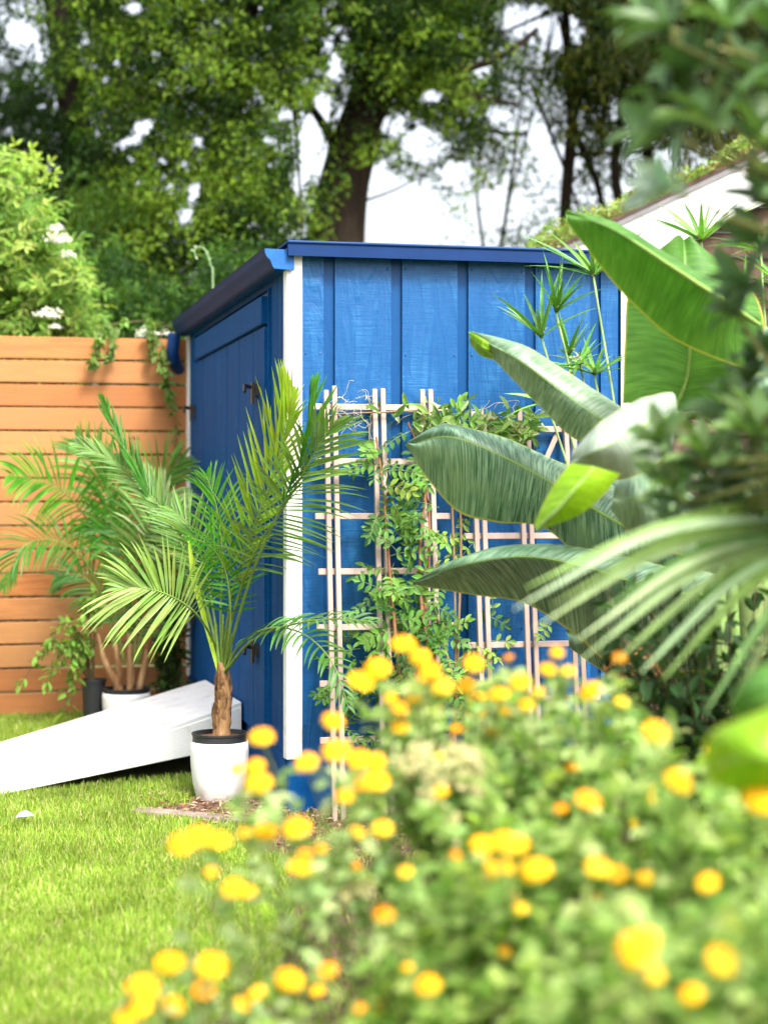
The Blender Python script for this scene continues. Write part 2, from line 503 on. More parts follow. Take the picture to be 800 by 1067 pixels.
# ================================================================== GROUND
m, nt, out = newmat('lawn ground')
n1 = noise(nt, coord(nt), 3, 6); n2 = noise(nt, coord(nt), 90, 4)
c = ramp(nt, n1.outputs[0], [(.35, (.07, .10, .02)), (.65, (.13, .15, .035))])
c = mixc(nt, ramp(nt, n2.outputs[0], [(.4, (0, 0, 0)), (.7, (.8, .8, .8))]), c, (.10, .07, .035))
p = nd(nt, 'ShaderNodeBsdfPrincipled', {'Base Color': c, 'Roughness': .95, 'Normal': bumpn(nt, n2.outputs[0], .6, .02)})
nt.links.new(p.outputs[0], out.inputs[0]); M['lawn'] = m
g = Geo(); g.add([(-120, -20, 0), (120, -20, 0), (120, 220, 0), (-120, 220, 0)], [(0, 1, 2, 3)])
tag(g.build('lawn', M['lawn']), 'flat lawn under the short grass', 'lawn', kind='structure')

m, nt, out = newmat('bed soil')
n1 = noise(nt, coord(nt), 35, 6, .7); v1 = nd(nt, 'ShaderNodeTexVoronoi', {'Vector': coord(nt, (1, .35, 1), (0, 0, .6)), 'Scale': 55})
c = ramp(nt, n1.outputs[0], [(.3, (.03, .018, .012)), (.6, (.15, .075, .045)), (.8, (.30, .17, .11))])
p = nd(nt, 'ShaderNodeBsdfPrincipled', {'Base Color': c, 'Roughness': .95, 'Normal': bumpn(nt, v1.outputs['Distance'], .9, .02)})
nt.links.new(p.outputs[0], out.inputs[0]); M['bed'] = m
bed = [(-.82, 6.05), (-.45, 5.80), (-.28, 5.2), (-.22, 4.4), (-.3, 3.6), (-.45, 2.4), (-.5, 1.0), (3.2, 1.0), (3.2, 8.4), (.9, 9.3), (-1.0, 9.2), (-.55, 6.6)]
g = Geo(); g.add([(x, y, .004) for x, y in bed], [tuple(range(len(bed)))])
tag(g.build('garden_bed', M['bed']), 'bare soil bed around shed and flowers', 'garden bed', kind='structure')

# ================================================================== SHED
CX, CY, TH = -.33, 6.10, R(13.2)
W, D_ = 1.25, 2.79
ct, st_ = math.cos(TH), math.sin(TH)


def shed_w(t, s, z):       # shed frame -> world
    return np.array([CX + ct * t - st_ * s, CY + st_ * t + ct * s, z])


def front_t(px, d=0.0):    # position along the front wall of what is seen in column px, d metres in front of the wall
    r = (px - 400) / F
    return (r * (CY - ct * d) - CX - st_ * d) / (ct - st_ * r)


def wallP(px, py, d=.05):  # world point d metres in front of the front wall
    t = front_t(px, d)
    Y = CY + st_ * t - ct * d
    return P(px, py, Y)


shed = thing('shed', 'small blue wooden garden shed with white corner trim and flat roof', 'shed', (CX, CY, 0), TH)
Z0, Z1 = .18, 1.935
# core walls (set back), then siding boards proud of them
g = Geo(); g.box(.012, W - .012, .012, D_ - .012, .02, Z1 - .01)
g.build('wall_core', M['channel'], shed)
ch = [front_t(x) for x in (343, 413, 482, 552, 620)]
g = Geo()
edges = [.05] + ch + [W - .05]
for i in range(len(edges) - 1):
    x0 = edges[i] + (.02 if i else 0); x1 = edges[i + 1] - (.02 if i < len(edges) - 2 else 0)
    g.box(x0, x1, -.002, .012, .10, Z1, rng.random(3))
    for zz in (.30, .62, .94, 1.26, 1.58, 1.88):          # nail heads
        for xx in (x0 + .012, x1 - .012):
            if x1 - x0 > .05: g.tube([(xx, -.0018, zz + rng.normal(0, .006)), (xx, -.0036, zz)], .0032, 6, rng.random(3))
# other long side and back, out of sight
for k in range(9):
    g.box(W - .012, W + .002, .06 + k * .3, .06 + k * .3 + .265, .10, Z1)
for k in range(4):
    g.box(.05 + k * .29, .05 + k * .29 + .26, D_ - .012, D_ + .002, .10, Z1)
g.build('siding', M['siding'], shed)
# skirt
g = Geo()
g.box(.0, W, -.008, .011, .0, .19); g.box(-.008, .011, .012, D_, .0, .19)
g.build('skirt', M['door'], shed)
# white corner trim
def trim(x0, x1, y0, y1, z0=Z0 + .002, z1=Z1 - .012):
    q = Geo(); q.box(x0, x1, y0, y1, z0, z1)
    return bevel(q.build('corner_trim', M['white'], shed), .003)
trim(-.007, .048, -.016, -.0025)
trim(-.010, -.001, -.0022, .035)
trim(W - .042, W + .014, -.016, -.0025)
trim(W + .0035, W + .014, -.0022, .04)
trim(-.016, -.001, D_ - .07, D_ + .01)
# left wall: siding with grooves, door pair
g = Geo()
for s0, s1 in ((.037, .10), (.108, .20), (.208, .33), (2.55, 2.715)):
    g.box(-.001, .0118, s0, s1, .19, Z1)
g.box(-.001, .0118, .335, 2.545, 1.84, Z1)
g.build('side_siding', M['door'], shed)
def lw(px):
    r = (px - 400) / F
    return (CX - CY * r) / (st_ + ct * r)
gr = [lw(x) for x in (270, 255, 242, 229, 217)]
door_edges = [.36] + gr + [2.5]
mid = gr[2]
for a, b in ((.36, mid - .006), (mid + .006, 2.5)):
    dg = Geo()
    es = [a] + [x for x in gr if a + .05 < x < b - .05] + [b]
    for i in range(len(es) - 1):
        dg.box(-.022, .0115, es[i] + (.005 if i else 0), es[i + 1] - (.005 if i < len(es) - 2 else 0), .205, 1.70, rng.random(3))
    dg.box(-.014, .0113, a + .003, b - .003, .208, 1.698)
    dr = dg.build('door', M['door'], shed)
    sy = a + .16 if a < 1 else b - .12
    for zz in (1.476, .513):
        hg = Geo()
        hg.box(-.034, -.0225, sy - .045, sy + .045, zz - .022, zz + .022)
        hg.box(-.045, -.0345, sy - .018, sy + .018, zz - .05, zz + .03)
        hg.tube([(-.05, sy - .02, zz + .01), (-.075, sy - .03, zz + .015), (-.08, sy - .07, zz - .01)], [.008, .008, .006], 8)
        hg.build('hinge', M['black'], dr)
dg = Geo(); dg.box(-.034, .0112, .36, 2.3, 1.708, 1.81)
bevel(dg.build('door_header', M['door'], shed), .004)
# door casing boards
for s0, s1 in ((.335, .356), (2.504, 2.545)):
    dg = Geo(); dg.box(-.012, .0114, s0, s1, .2, 1.835); dg.build('door_casing', M['door'], shed)
# roof slab, metal drip edge
g = Geo()
g.box(.0, W + .05, -.045, D_ + .05, 1.915, 1.942)
g.build('roof', M['trimblue'], shed)
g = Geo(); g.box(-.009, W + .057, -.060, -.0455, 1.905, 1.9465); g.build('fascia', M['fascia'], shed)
g = Geo()
g.box(-.012, W + .06, -.066, D_ + .06, 1.947, 1.957)
bevel(g.build('drip_edge', M['trimblue'], shed), .004)
# soffit under the eave
g = Geo(); g.box(-.035, -.0012, -.0025, D_, 1.86, 1.914)
g.build('eave_board', M['door'], shed)
# gutter, ogee profile
prof = [(-.002, 1.926), (-.006, 1.926), (-.006, 1.862), (-.058, 1.862), (-.066, 1.872), (-.074, 1.890), (-.088, 1.902), (-.094, 1.912), (-.097, 1.929), (-.100, 1.932)]
prof = [(x * .86 - .002, z) for x, z in prof]
g = Geo(); n = len(prof)
ya, yb = -.035, D_ + .0
inner = [(x + .003, z + .0035) for x, z in prof]
V = [(x, ya, z) for x, z in prof] + [(x, yb, z) for x, z in prof] + [(x, ya, z) for x, z in inner] + [(x, yb, z) for x, z in inner]
fs = []
for i in range(n - 1):
    fs.append((i, i + 1, n + i + 1, n + i)); fs.append((2 * n + i, 3 * n + i, 3 * n + i + 1, 2 * n + i + 1))
g.add(V, fs)
gut = g.build('gutter', M['gutter'], shed)
g = Geo()
capo = [(x, z) for x, z in prof[1:-1]]
capo = [(.016, 1.927), (.016, 1.858)] + [(x, z) for x, z in prof[3:-1]]
for y in (ya - .004,):
    cv = [(x - .001, y, z) for x, z in capo] + [(x - .001, y + .014, z) for x, z in capo]
    k = len(capo)
    g.add(cv, [tuple(range(k)), tuple(range(2 * k - 1, k - 1, -1))] + [(i, (i + 1) % k, (i + 1) % k + k, i + k) for i in range(k)])
g.build('end_cap', plain('blue gutter cap', (.012, .09, .29), .6, .2), gut)
g = Geo()
g.tube(curve([(-.085, 2.68, 1.865), (-.088, 2.68, 1.82), (-.092, 2.69, 1.77), (-.075, 2.73, 1.72), (-.04, 2.80, 1.69), (.02, 2.84, 1.66), (.05, 2.845, 1.6), (.05, 2.845, .1)], 26), .030, 12)
g.build('downspout', M['trimblue'], shed, smooth=True)

# ================================================================== RAMP
A_, B_ = shed_w(-.03, 1.93, .235), shed_w(-.03, .86, .262)
g = Geo()
L1 = np.array([-1.50, 6.335, -.006]); L2 = L1 + (A_ - B_); L2[2] = -.006
up = np.array([0, 0, .001])
def ramp_pts(th_hi, th_lo):
    return np.array([B_, A_, L2, L1]), np.array([B_ - [0, 0, th_hi], A_ - [0, 0, th_hi], L2 - [0, 0, th_lo], L1 - [0, 0, th_lo]])
t_, b_ = ramp_pts(.026, .018)
def hexa(g, t, b):
    g.add(np.vstack([t, b]), [(0, 1, 2, 3), (7, 6, 5, 4), (0, 4, 5, 1), (1, 5, 6, 2), (2, 6, 7, 3), (3, 7, 4, 0)])
t_ = t_ + [0, 0, .014]; b_ = b_ + [0, 0, .014]
nbd = 1
for i in range(nbd):            # deck boards laid across
    f0, f1 = i / nbd, (i + 1) / nbd
    def mixq(q, f): return q[0] * (1 - f) + q[3] * f, q[1] * (1 - f) + q[2] * f
    (a0, a1), (c0, c1) = mixq(t_, f0), mixq(t_, f1)
    (d0, d1), (e0, e1) = mixq(b_, f0), mixq(b_, f1)
    hexa(g, np.array([a0, a1, c1, c0]), np.array([d0, d1, e1, e0]))
rampo = thing('ramp', 'white painted wooden ramp sloping from shed door to lawn', 'ramp', tuple(shed_w(-.03, 1.4, 0)))
org = np.array(rampo.location)
bevel(g.build('deck', M['rampwhite'], rampo, org), .0015, 1)
def side_board(P_hi, P_lo, inward, zh, end=1.0):
    lo = P_hi + (P_lo - P_hi) * end
    q = Geo()
    o = inward * -.003
    a, b = P_hi + o - [0, 0, .004], lo + o + [0, 0, .004]
    c_, d = a + inward * .03, b + inward * .03
    tt = np.array([a, c_, d, b])
    bb = tt.copy(); bb[0, 2] -= zh; bb[1, 2] -= zh; bb[2, 2] -= .012; bb[3, 2] -= .012
    bb[:, 2] = np.maximum(bb[:, 2], -.01)
    hexa(q, tt, bb)
    return bevel(q.build('side_board', M['rampwhite'], rampo, org), .003)
inw = unit(A_ - B_); inw[2] = 0
side_board(B_, L1, inw, .15); side_board(A_, L2, -inw, .15)
q = Geo()
e0 = B_ + inw * .04 - [0, 0, .016]; e1 = A_ - inw * .04 - [0, 0, .016]
ex = np.array([-ct, -st_, 0]) * .03
tt = np.array([e0 - ex * -.2, e1 - ex * -.2, e1 + ex, e0 + ex]); bb = tt - [0, 0, .13]
hexa(q, tt, bb); q.build('end_board', M['rampwhite'], rampo, org)

# ================================================================== FENCE
fa = G(0, 8.6); fang = R(13)
FL = -2.6
fence = thing('wooden_fence', 'orange cedar fence of horizontal boards behind potted palms', 'fence', tuple(fa), fang)
g = Geo()
nb = 16; pitch = 1.845 / nb
for seg, (x0, x1) in enumerate(((FL, -.62), (-.614, 3.4))):
    for i in range(nb):
        z0 = .008 + i * pitch
        r_ = rng.random(3)
        cc = (r_[0] * .8, r_[1] ** 2 * .75, r_[2])
        dy = rng.normal(0, .0015)
        g.box(x0, x1, dy - .009, dy + .009, z0, z0 + pitch - .0075 - rng.random() * .004, cc)
bevel(g.build('board_panel', M['cedar'], fence), .003, 1)
for x in (-2.2, -.6, 1.3, 3.2):
    q = Geo(); q.box(x - .045, x + .045, .013, .10, 0, 1.80, (.2, .5, .3)); q.build('post', M['cedar'], fence)

# ================================================================== TRELLISES
def trellis(label, t0, ztop, d0, d1, rot, brace=False):
    Lh = 1.50
    th = thing('trellis', label, 'trellis', tuple(shed_w(t0, -d1, 0)), TH, 'wooden trellises leaning on the shed')
    lean = -math.atan2(d1 - d0, ztop)      # top leans back to the wall
    th.rotation_mode = 'XYZ'
    from mathutils import Matrix
    Mx = Matrix.Rotation(TH, 4, 'Z') @ Matrix.Rotation(lean, 4, 'X') @ Matrix.Rotation(rot, 4, 'Y')
    th.rotation_euler = Mx.to_euler()
    zt = ztop / math.cos(lean)
    for pc in (-.17, .0, .17):
        for dx in (-.0145, .0145):
            q = Geo(); q.box(pc + dx - .0085, pc + dx + .0085, -.009, .009, -.0, zt + rng.normal(0, .004))
            bevel(q.build('upright', M['lattice'], th), .002, 1)
    for k in range(7):
        z = zt - .063 - k * .189
        e = .05 + rng.random() * .012
        q = Geo(); q.box(-.17 - e, .17 + e + .02, .0095, .021, z - .011, z + .011)
        bevel(q.build('rail', M['lattice'], th), .002, 1)
    if brace:
        q = Geo()
        hexa(q, np.array([(.075, .0215, zt - .17), (.095, .0215, zt - .17), (.155, .0215, zt - .05), (.135, .0215, zt - .05)]),
             np.array([(.075, .030, zt - .17), (.095, .030, zt - .17), (.155, .030, zt - .05), (.135, .030, zt - .05)]))
        q.build('brace', M['lattice'], th)
    return th


trellis('pale wooden trellis nearest the white corner trim, carrying the dense climbing vine', front_t(393, .04), 1.456, .04, .21, R(.15))
trellis('pale wooden trellis half hidden behind the large banana leaves', front_t(544, .04), 1.385, .04, .21, R(.1), True)


# ================================================================== FRONDS
def frond(rpts, ll, nl, normal, col, ang=(60, 25), droop=.25, wid=.010, start=.28, rrad=.006, twist=0, colr=(.16, .25, .05), prof=None,
          sides=(1, 1), lift=0.15, colv=.2, nplane=1.0):
    """feather palm leaf: arching rachis with two ranks of tapered leaflets"""
    g = Geo()
    rp = curve(rpts, 40)
    T = unit(np.gradient(rp, axis=0))
    g.tube(rp, np.linspace(rrad, rrad * .25, len(rp)), 6, colr)
    nrm = unit(np.asarray(normal, float))
    for k in range(nl):
        u = start + (1 - start) * (k + .5) / nl
        i = min(int(u * (len(rp) - 1)), len(rp) - 2)
        f = u * (len(rp) - 1) - i
        p0 = rp[i] * (1 - f) + rp[i + 1] * f
        t = T[i]
        S = unit(np.cross(t, nrm)); Nn = np.cross(S, t)
        x = (u - start) / (1 - start)
        pf = (math.sin(math.pi * min(1, (x * .86 + .12))) ** .6) if prof is None else prof(x)
        for sg, on in ((1, sides[0]), (-1, sides[1])):
            if not on: continue
            a = R(ang[0] * (1 - x) + ang[1] * x + rng.normal(0, 5))
            L = ll * pf * on * rng.uniform(.88, 1.1)
            d = math.cos(a) * t + sg * math.sin(a) * S + Nn * (lift + rng.normal(0, .07))
            d = unit(d)
            m_ = 7
            pts = [p0]
            dd = d.copy()
            for j in range(m_ - 1):
                pts.append(pts[-1] + dd * L / (m_ - 1))
                dd = unit(dd + np.array([0, 0, -droop * (.5 + j * .25) * .5 * rng.uniform(.7, 1.3)]))
            wv = wid * np.array([.35, .8, 1, .95, .75, .45, .05]) * rng.uniform(.8, 1.1)
            c0 = jit(col, 1, colv, .12)[0]
            cc = np.repeat(np.array([c0 * (1 + .25 * (j / 6.)) for j in range(7)]), 3, axis=0)
            strip(g, pts, wv, Nn + rng.normal(0, .25, 3) * nplane, np.clip(cc, 0, 1), .35)
    return g


def path(Y0, *pp):
    """(px, py[, Y]) list -> world"""
    out = []
    for q in pp:
        out.append(P(q[0], q[1], q[2] if len(q) > 2 else Y0))
    return out


def pot(name, label, cat, x, Y, r, h, rim=True, mat='potwhite', group=None):
    base = G(x, Y)
    th = thing(name, label, cat, tuple(base), 0, group)
    prof = [(r * .70, .0), (r * .80, .012), (r * .92, h * .3), (r * .99, h * .6), (r, h * .85), (r * .985, h), (r * .93, h), (r * .92, h * .9), (0.001, h * .88)]
    g = Geo(); sd = 40
    V = []; fs = []
    for i, (rr, z) in enumerate(prof):
        for k in range(sd):
            a = 2 * math.pi * k / sd; V.append((rr * math.cos(a), rr * math.sin(a), z))
    for i in range(len(prof) - 1):
        for k in range(sd):
            k2 = (k + 1) % sd; fs.append((i * sd + k, i * sd + k2, (i + 1) * sd + k2, (i + 1) * sd + k))
    fs.append(tuple(range(sd - 1, -1, -1)))
    g.add(V, fs)
    g.build('pot', M[mat], th, smooth=True)
    return th, base


def lathe(g, prof, sd=36, cx=0, cy=0, col=None):
    V = []; fs = []
    for i, (rr, z) in enumerate(prof):
        for k in range(sd):
            a = 2 * math.pi * k / sd; V.append((cx + rr * math.cos(a), cy + rr * math.sin(a), z))
    for i in range(len(prof) - 1):
        for k in range(sd):
            k2 = (k + 1) % sd; fs.append((i * sd + k, i * sd + k2, (i + 1) * sd + k2, (i + 1) * sd + k))
    g.add(V, np.array(fs), col)


# ---- near palm: pot is a thing, palm stands in it
pt, base = pot('plant_pot', 'white round pot on soil at the foot of the ramp, holding the tall palm', 'pot', 229, 6.33, .104, .212)
g = Geo(); lathe(g, [(.0955, .200), (.0965, .234), (.100, .236), (.100, .242), (.092, .242), (.090, .225), (.001, .222)])
g.build('nursery_rim', M['blackplastic'], pt, smooth=False)
g = Geo(); lathe(g, [(.089, .226), (.06, .231), (.02, .238), (.001, .24)], 24)
g.build('soil_fill', M['soil'], pt)

palm = thing('potted_palm', 'tall feathery palm growing from the near white pot beside the ramp', 'palm', tuple(base + [0, 0, .235]))
po = np.array(palm.location)
Yp = 6.33
g = Geo()
tp = curve(path(Yp, (231, 774), (231, 745), (233, 725), (232, 708), (231, 690)), 16)
rad = np.interp(np.linspace(0, 1, 16), [0, .12, .35, .7, 1], [.036, .031, .030, .024, .014])
g.tube(tp, rad * (1 + .08 * np.sin(np.arange(16) * 2.4)), 14, (.3, .18, .08))
for k in range(80):        # old leaf bases and fibres
    u = rng.random() * .8; i = int(u * 15); a = rng.random() * 6.28
    d = np.array([math.cos(a), math.sin(a), 0])
    p0 = tp[i] + d * rad[i] * .9
    strip(g, [p0, p0 + d * .006 + [0, 0, .016], p0 + d * .008 + [0, 0, .038]], [.009, .007, .001], d, (.3, .18, .08), .3)
g.build('trunk', M['palmbark'], palm, po, smooth=True)


def addf(parent, origin, lab=None, **kw):
    g = frond(**kw)
    return g.build('frond', M['leaf_palm'], parent, origin, False, lab)


gr1, gr2, gr3 = (.10, .22, .04), (.055, .15, .03), (.20, .30, .09)
N0 = (0, -1, .25)
PY = [
    dict(rpts=path(Yp, (233, 700), (243, 640, 6.25), (266, 575, 6.1), (298, 525, 5.95), (324, 478, 5.85), (348, 440, 5.8)), ll=.27, nl=41, normal=(.1, -1, -.15),
         col=(0.135, 0.243, 0.057), ang=(66, 22), droop=.13, wid=0.0055, start=.34, sides=(1, .9)),
    dict(rpts=path(Yp, (231, 700), (238, 640, 6.3), (250, 590, 6.2), (268, 540, 6.1), (286, 490, 6.05), (300, 440, 6.0), (304, 410, 6.0)), ll=.29, nl=46, normal=(-.2, -1, 0),
         col=(0.197, 0.305, 0.023), ang=(40, 10), droop=.02, wid=0.0057, start=.25, sides=(.55, 1.0)),
    dict(rpts=path(Yp, (234, 695), (262, 600, 6.1), (292, 530, 5.95), (316, 470, 5.85), (324, 405, 5.85)), ll=.21, nl=29, normal=(.8, -.6, .1),
         col=(0.041, 0.153, 0.013), ang=(26, 6), droop=.0, wid=0.0063, start=.5, sides=(1, .8)),
    dict(rpts=path(Yp, (233, 702), (250, 672, 6.25), (280, 655, 6.0), (315, 660, 5.85), (346, 690, 5.7), (364, 740, 5.65)), ll=.12, nl=22,
         normal=(0, -.7, .7), col=(0.045, 0.125, 0.020), ang=(75, 30), droop=.30, wid=0.0063, start=.25),
    dict(rpts=path(Yp, (233, 702), (262, 668, 6.15), (300, 652, 5.9), (345, 645, 5.75), (395, 648, 5.7)), ll=.09, nl=14,
         normal=(0, -.5, .8), col=(0.072, 0.161, 0.034), ang=(50, 25), droop=.22, wid=0.0055, start=.45),
    dict(rpts=path(Yp, (230, 700), (222, 668), (205, 640, 6.1), (180, 622, 6.0), (152, 613, 5.95), (128, 612, 5.95)), ll=.29, nl=29,
         normal=(0, -1, .25), col=(0.180, 0.287, 0.066), ang=(84, 16), droop=.15, wid=0.0066, start=.40, sides=(.72, 1.0)),
    dict(rpts=path(Yp, (230, 700), (222, 655, 6.5), (200, 610, 6.6), (175, 555, 6.7), (148, 500, 6.75), (122, 452, 6.8), (106, 415, 6.8)), ll=.15, nl=46, normal=(.8, -1, .2),
         col=(0.036, 0.125, 0.012), ang=(24, 8), droop=.02, wid=0.0052, start=.25),
    dict(rpts=path(Yp, (230, 700), (218, 640, 6.5), (200, 590, 6.6), (168, 530, 6.7), (125, 485, 6.8), (80, 462, 6.8)), ll=.15, nl=46, normal=(0, -1, .6),
         col=(0.081, 0.170, 0.027), ang=(45, 18), droop=.12, wid=0.0046, start=.4),
    dict(rpts=path(Yp, (231, 700), (223, 640, 6.4), (213, 590, 6.45), (198, 550, 6.45), (180, 530, 6.5)), ll=.17, nl=23, normal=(0, -1, .3),
         col=(0.126, 0.233, 0.047), ang=(55, 20), droop=.1, wid=0.0046, start=.4),
    dict(rpts=path(Yp, (232, 700), (230, 640, 6.3), (232, 580, 6.3), (226, 530, 6.3), (215, 495, 6.3)), ll=.17, nl=27, normal=(.6, -1, 0),
         col=(0.045, 0.153, 0.010), ang=(60, 25), droop=.12, wid=0.0050, start=.25),
    dict(rpts=path(Yp, (233, 700), (240, 650, 6.25), (236, 600, 6.2), (220, 570, 6.1), (196, 560, 6.0)), ll=.17, nl=27, normal=(0, -1, .8),
         col=(0.032, 0.135, 0.008), ang=(75, 25), droop=.06, wid=0.0049, start=.3),
]
for kw in PY: addf(palm, po, **kw)
g = Geo()
strip(g, path(Yp, (228, 700), (212, 640), (202, 600), (196, 555)), [.006, .009, .012, .002], (0, -1, 0), (.35, .5, .04), .5)
for a_ in ((232, 640), (238, 655), (225, 650), (243, 660)):
    g.tube(curve(path(Yp, (232, 715), ((232 + a_[0]) / 2, 690), a_), 6), [.008, .006, .004], 6, (.16, .27, .05)) if False else g.tube(path(Yp, (232, 715), ((232 + a_[0]) / 2, 690), a_), [.010, .008, .005], 8, (.18, .29, .06))
g.build('spear_leaf', M['leaf_palm'], palm, po)

# ---- far palm
pt2, base2 = pot('plant_pot', 'white round pot behind the ramp at the fence, holding the smaller palm', 'pot', 132, 8.25, .112, .125 + .035)
pt['group'] = pt2['group'] = 'white plant pots'
g = Geo(); lathe(g, [(.104, .155), (.106, .172), (.110, .176), (.110, .182), (.100, .182), (.098, .165), (.001, .162)])
g.build('nursery_rim', M['blackplastic'], pt2)
palm2 = thing('potted_palm', 'bushy green palm in the far pot before the orange fence', 'palm', tuple(base2 + [0, 0, .17]))
po2 = np.array(palm2.location); Y2 = 8.25
palm['group'] = palm2['group'] = 'potted feather palms'
g = Geo()
for q in (((122, 724), (124, 700), (120, 670)), ((145, 722), (152, 690), (158, 655)), ((136, 724), (136, 690), (134, 660)), ((128, 724), (110, 690), (102, 660))):
    g.tube(curve(path(Y2, *q), 8), np.linspace(.021, .010, 8), 8, (.3, .2, .1))
g.build('trunk', M['palmbark'], palm2, po2, smooth=True)
F2 = [
    dict(rpts=path(Y2, (122, 690), (118, 620), (100, 560), (75, 520, 8.1), (45, 502, 8.0), (10, 495, 7.9)), ll=.25, nl=30, normal=(0, -1, .5), col=(0.050, 0.194, 0.011), ang=(75, 30), droop=.3, wid=.0068, start=.38),
    dict(rpts=path(Y2, (122, 690), (110, 630), (85, 580, 8.1), (55, 563, 8.0), (25, 570, 7.9), (5, 610, 7.9)), ll=.22, nl=25, normal=(0, -.8, .6), col=(0.042, 0.146, 0.014), ang=(70, 15), droop=.3, wid=.0068, start=.35),
    dict(rpts=path(Y2, (135, 690), (132, 600), (122, 530), (100, 490), (80, 460)), ll=.26, nl=28, normal=(0, -1, .2), col=(0.084, 0.185, 0.028), ang=(60, 20), droop=.2, wid=.0068, start=.3),
    dict(rpts=path(Y2, (140, 690), (145, 610), (152, 550), (165, 505), (190, 480)), ll=.26, nl=28, normal=(0, -1, .4), col=(0.076, 0.176, 0.022), ang=(65, 20), droop=.2, wid=.0068, start=.35),
    dict(rpts=path(Y2, (145, 690), (158, 620), (170, 570, 8.1), (180, 530, 8.0)), ll=.24, nl=23, normal=(0, -1, .2), col=(0.042, 0.127, 0.017), ang=(60, 25), droop=.2, wid=.0068, start=.3),
    dict(rpts=path(Y2, (135, 690), (138, 630), (135, 580), (120, 550), (95, 540)), ll=.24, nl=25, normal=(0, -1, .3), col=(0.042, 0.146, 0.017), ang=(70, 25), droop=.3, wid=.0068, start=.3),
    dict(rpts=path(Y2, (130, 690), (120, 650), (105, 620), (85, 600), (60, 600)), ll=.2, nl=23, normal=(0, -1, .3), col=(0.042, 0.136, 0.017), ang=(70, 25), droop=.35, wid=.0068, start=.25),
    dict(rpts=path(Y2, (142, 690), (150, 650), (165, 620), (182, 600)), ll=.2, nl=22, normal=(0, -1, .2), col=(0.042, 0.116, 0.017), ang=(70, 30), droop=.3, wid=.0068, start=.2),
    dict(rpts=path(Y2, (136, 690), (134, 640), (140, 590, 8.0), (160, 540, 7.9), (175, 515, 7.9)), ll=.24, nl=25, normal=(0, -1, .6), col=(0.252, 0.370, 0.123), ang=(70, 25), droop=.25, wid=.0068, start=.55),
    dict(rpts=path(Y2, (136, 690), (128, 620), (118, 560), (112, 510), (118, 480)), ll=.24, nl=25, normal=(.3, -1, 0), col=(0.042, 0.146, 0.011), ang=(45, 20), droop=.15, wid=.0068, start=.3),
]
for kw in F2: addf(palm2, po2, **kw)

# black nursery pot beside it, with the trailing shrub growing out of it
g = Geo(); lathe(g, [(.001, 0), (.046, .0), (.056, .2), (.060, .202), (.060, .215), (.052, .215), (.05, .19), (.001, .19)], 28)
b3 = G(98, 8.32)
o = g.build('nursery_pot', M['blackplastic']); o.location = b3
tag(o, 'narrow black plastic pot between fence and the far white pot', 'pot')


def leafy(thing_o, origin, stems, nleaf, llen, lw_, col, mat='leaf_bush', tmpl='ov', colv=.3, stemcol=(.08, .06, .03), srad=.004, droop=.3, start=.2, name='foliage'):
    gs, gl = Geo(), Geo()
    for sp in stems:
        c_ = curve(sp, 14)
        gs.tube(c_, np.linspace(srad, srad * .35, 14), 5, stemcol, False)
        u = start + (1 - start) * rng.random(nleaf)
        idx = u * 13; i = np.minimum(idx.astype(int), 12); f = (idx - i)[:, None]
        pos = c_[i] * (1 - f) + c_[i + 1] * f
        T = unit(c_[i + 1] - c_[i])
        rd = unit(rng.normal(size=(nleaf, 3)))
        Dr = unit(T * .5 + rd + [0, 0, -droop])
        Nn = unit(np.array([0, 0, 1.0]) + rng.normal(0, .5, (nleaf, 3)))
        L = llen * rng.uniform(.6, 1.15, nleaf)
        leaves(gl, pos, Dr, Nn, L, L * lw_, jit(col, nleaf, colv, .15), tmpl)
    gs.build('stem', M['stem'], thing_o, origin)
    gl.build(name, M[mat], thing_o, origin)


sh = thing('trailing_shrub', 'light green leafy shrub trailing left from the black pot by the fence', 'shrub', tuple(b3 + [0, 0, .19]))
stems = []
for q in [(30, 690), (45, 720), (60, 700), (75, 735), (50, 670), (85, 650), (20, 715), (70, 680), (100, 640), (66, 745)]:
    stems.append(path(8.3, (98, 715), ((98 + q[0]) / 2, min(q[1], 690) - 20, 8.2), (q[0], q[1], 8.15)))
leafy(sh, np.array(sh.location), stems, 34, .055, .42, (.17, .29, .05))
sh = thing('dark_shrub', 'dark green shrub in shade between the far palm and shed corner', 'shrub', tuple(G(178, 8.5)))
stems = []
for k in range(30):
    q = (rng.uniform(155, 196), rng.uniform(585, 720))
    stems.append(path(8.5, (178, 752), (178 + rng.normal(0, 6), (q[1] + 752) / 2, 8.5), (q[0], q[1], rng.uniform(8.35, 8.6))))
leafy(sh, np.array(sh.location), stems, 30, .05, .4, (.05, .09, .02))

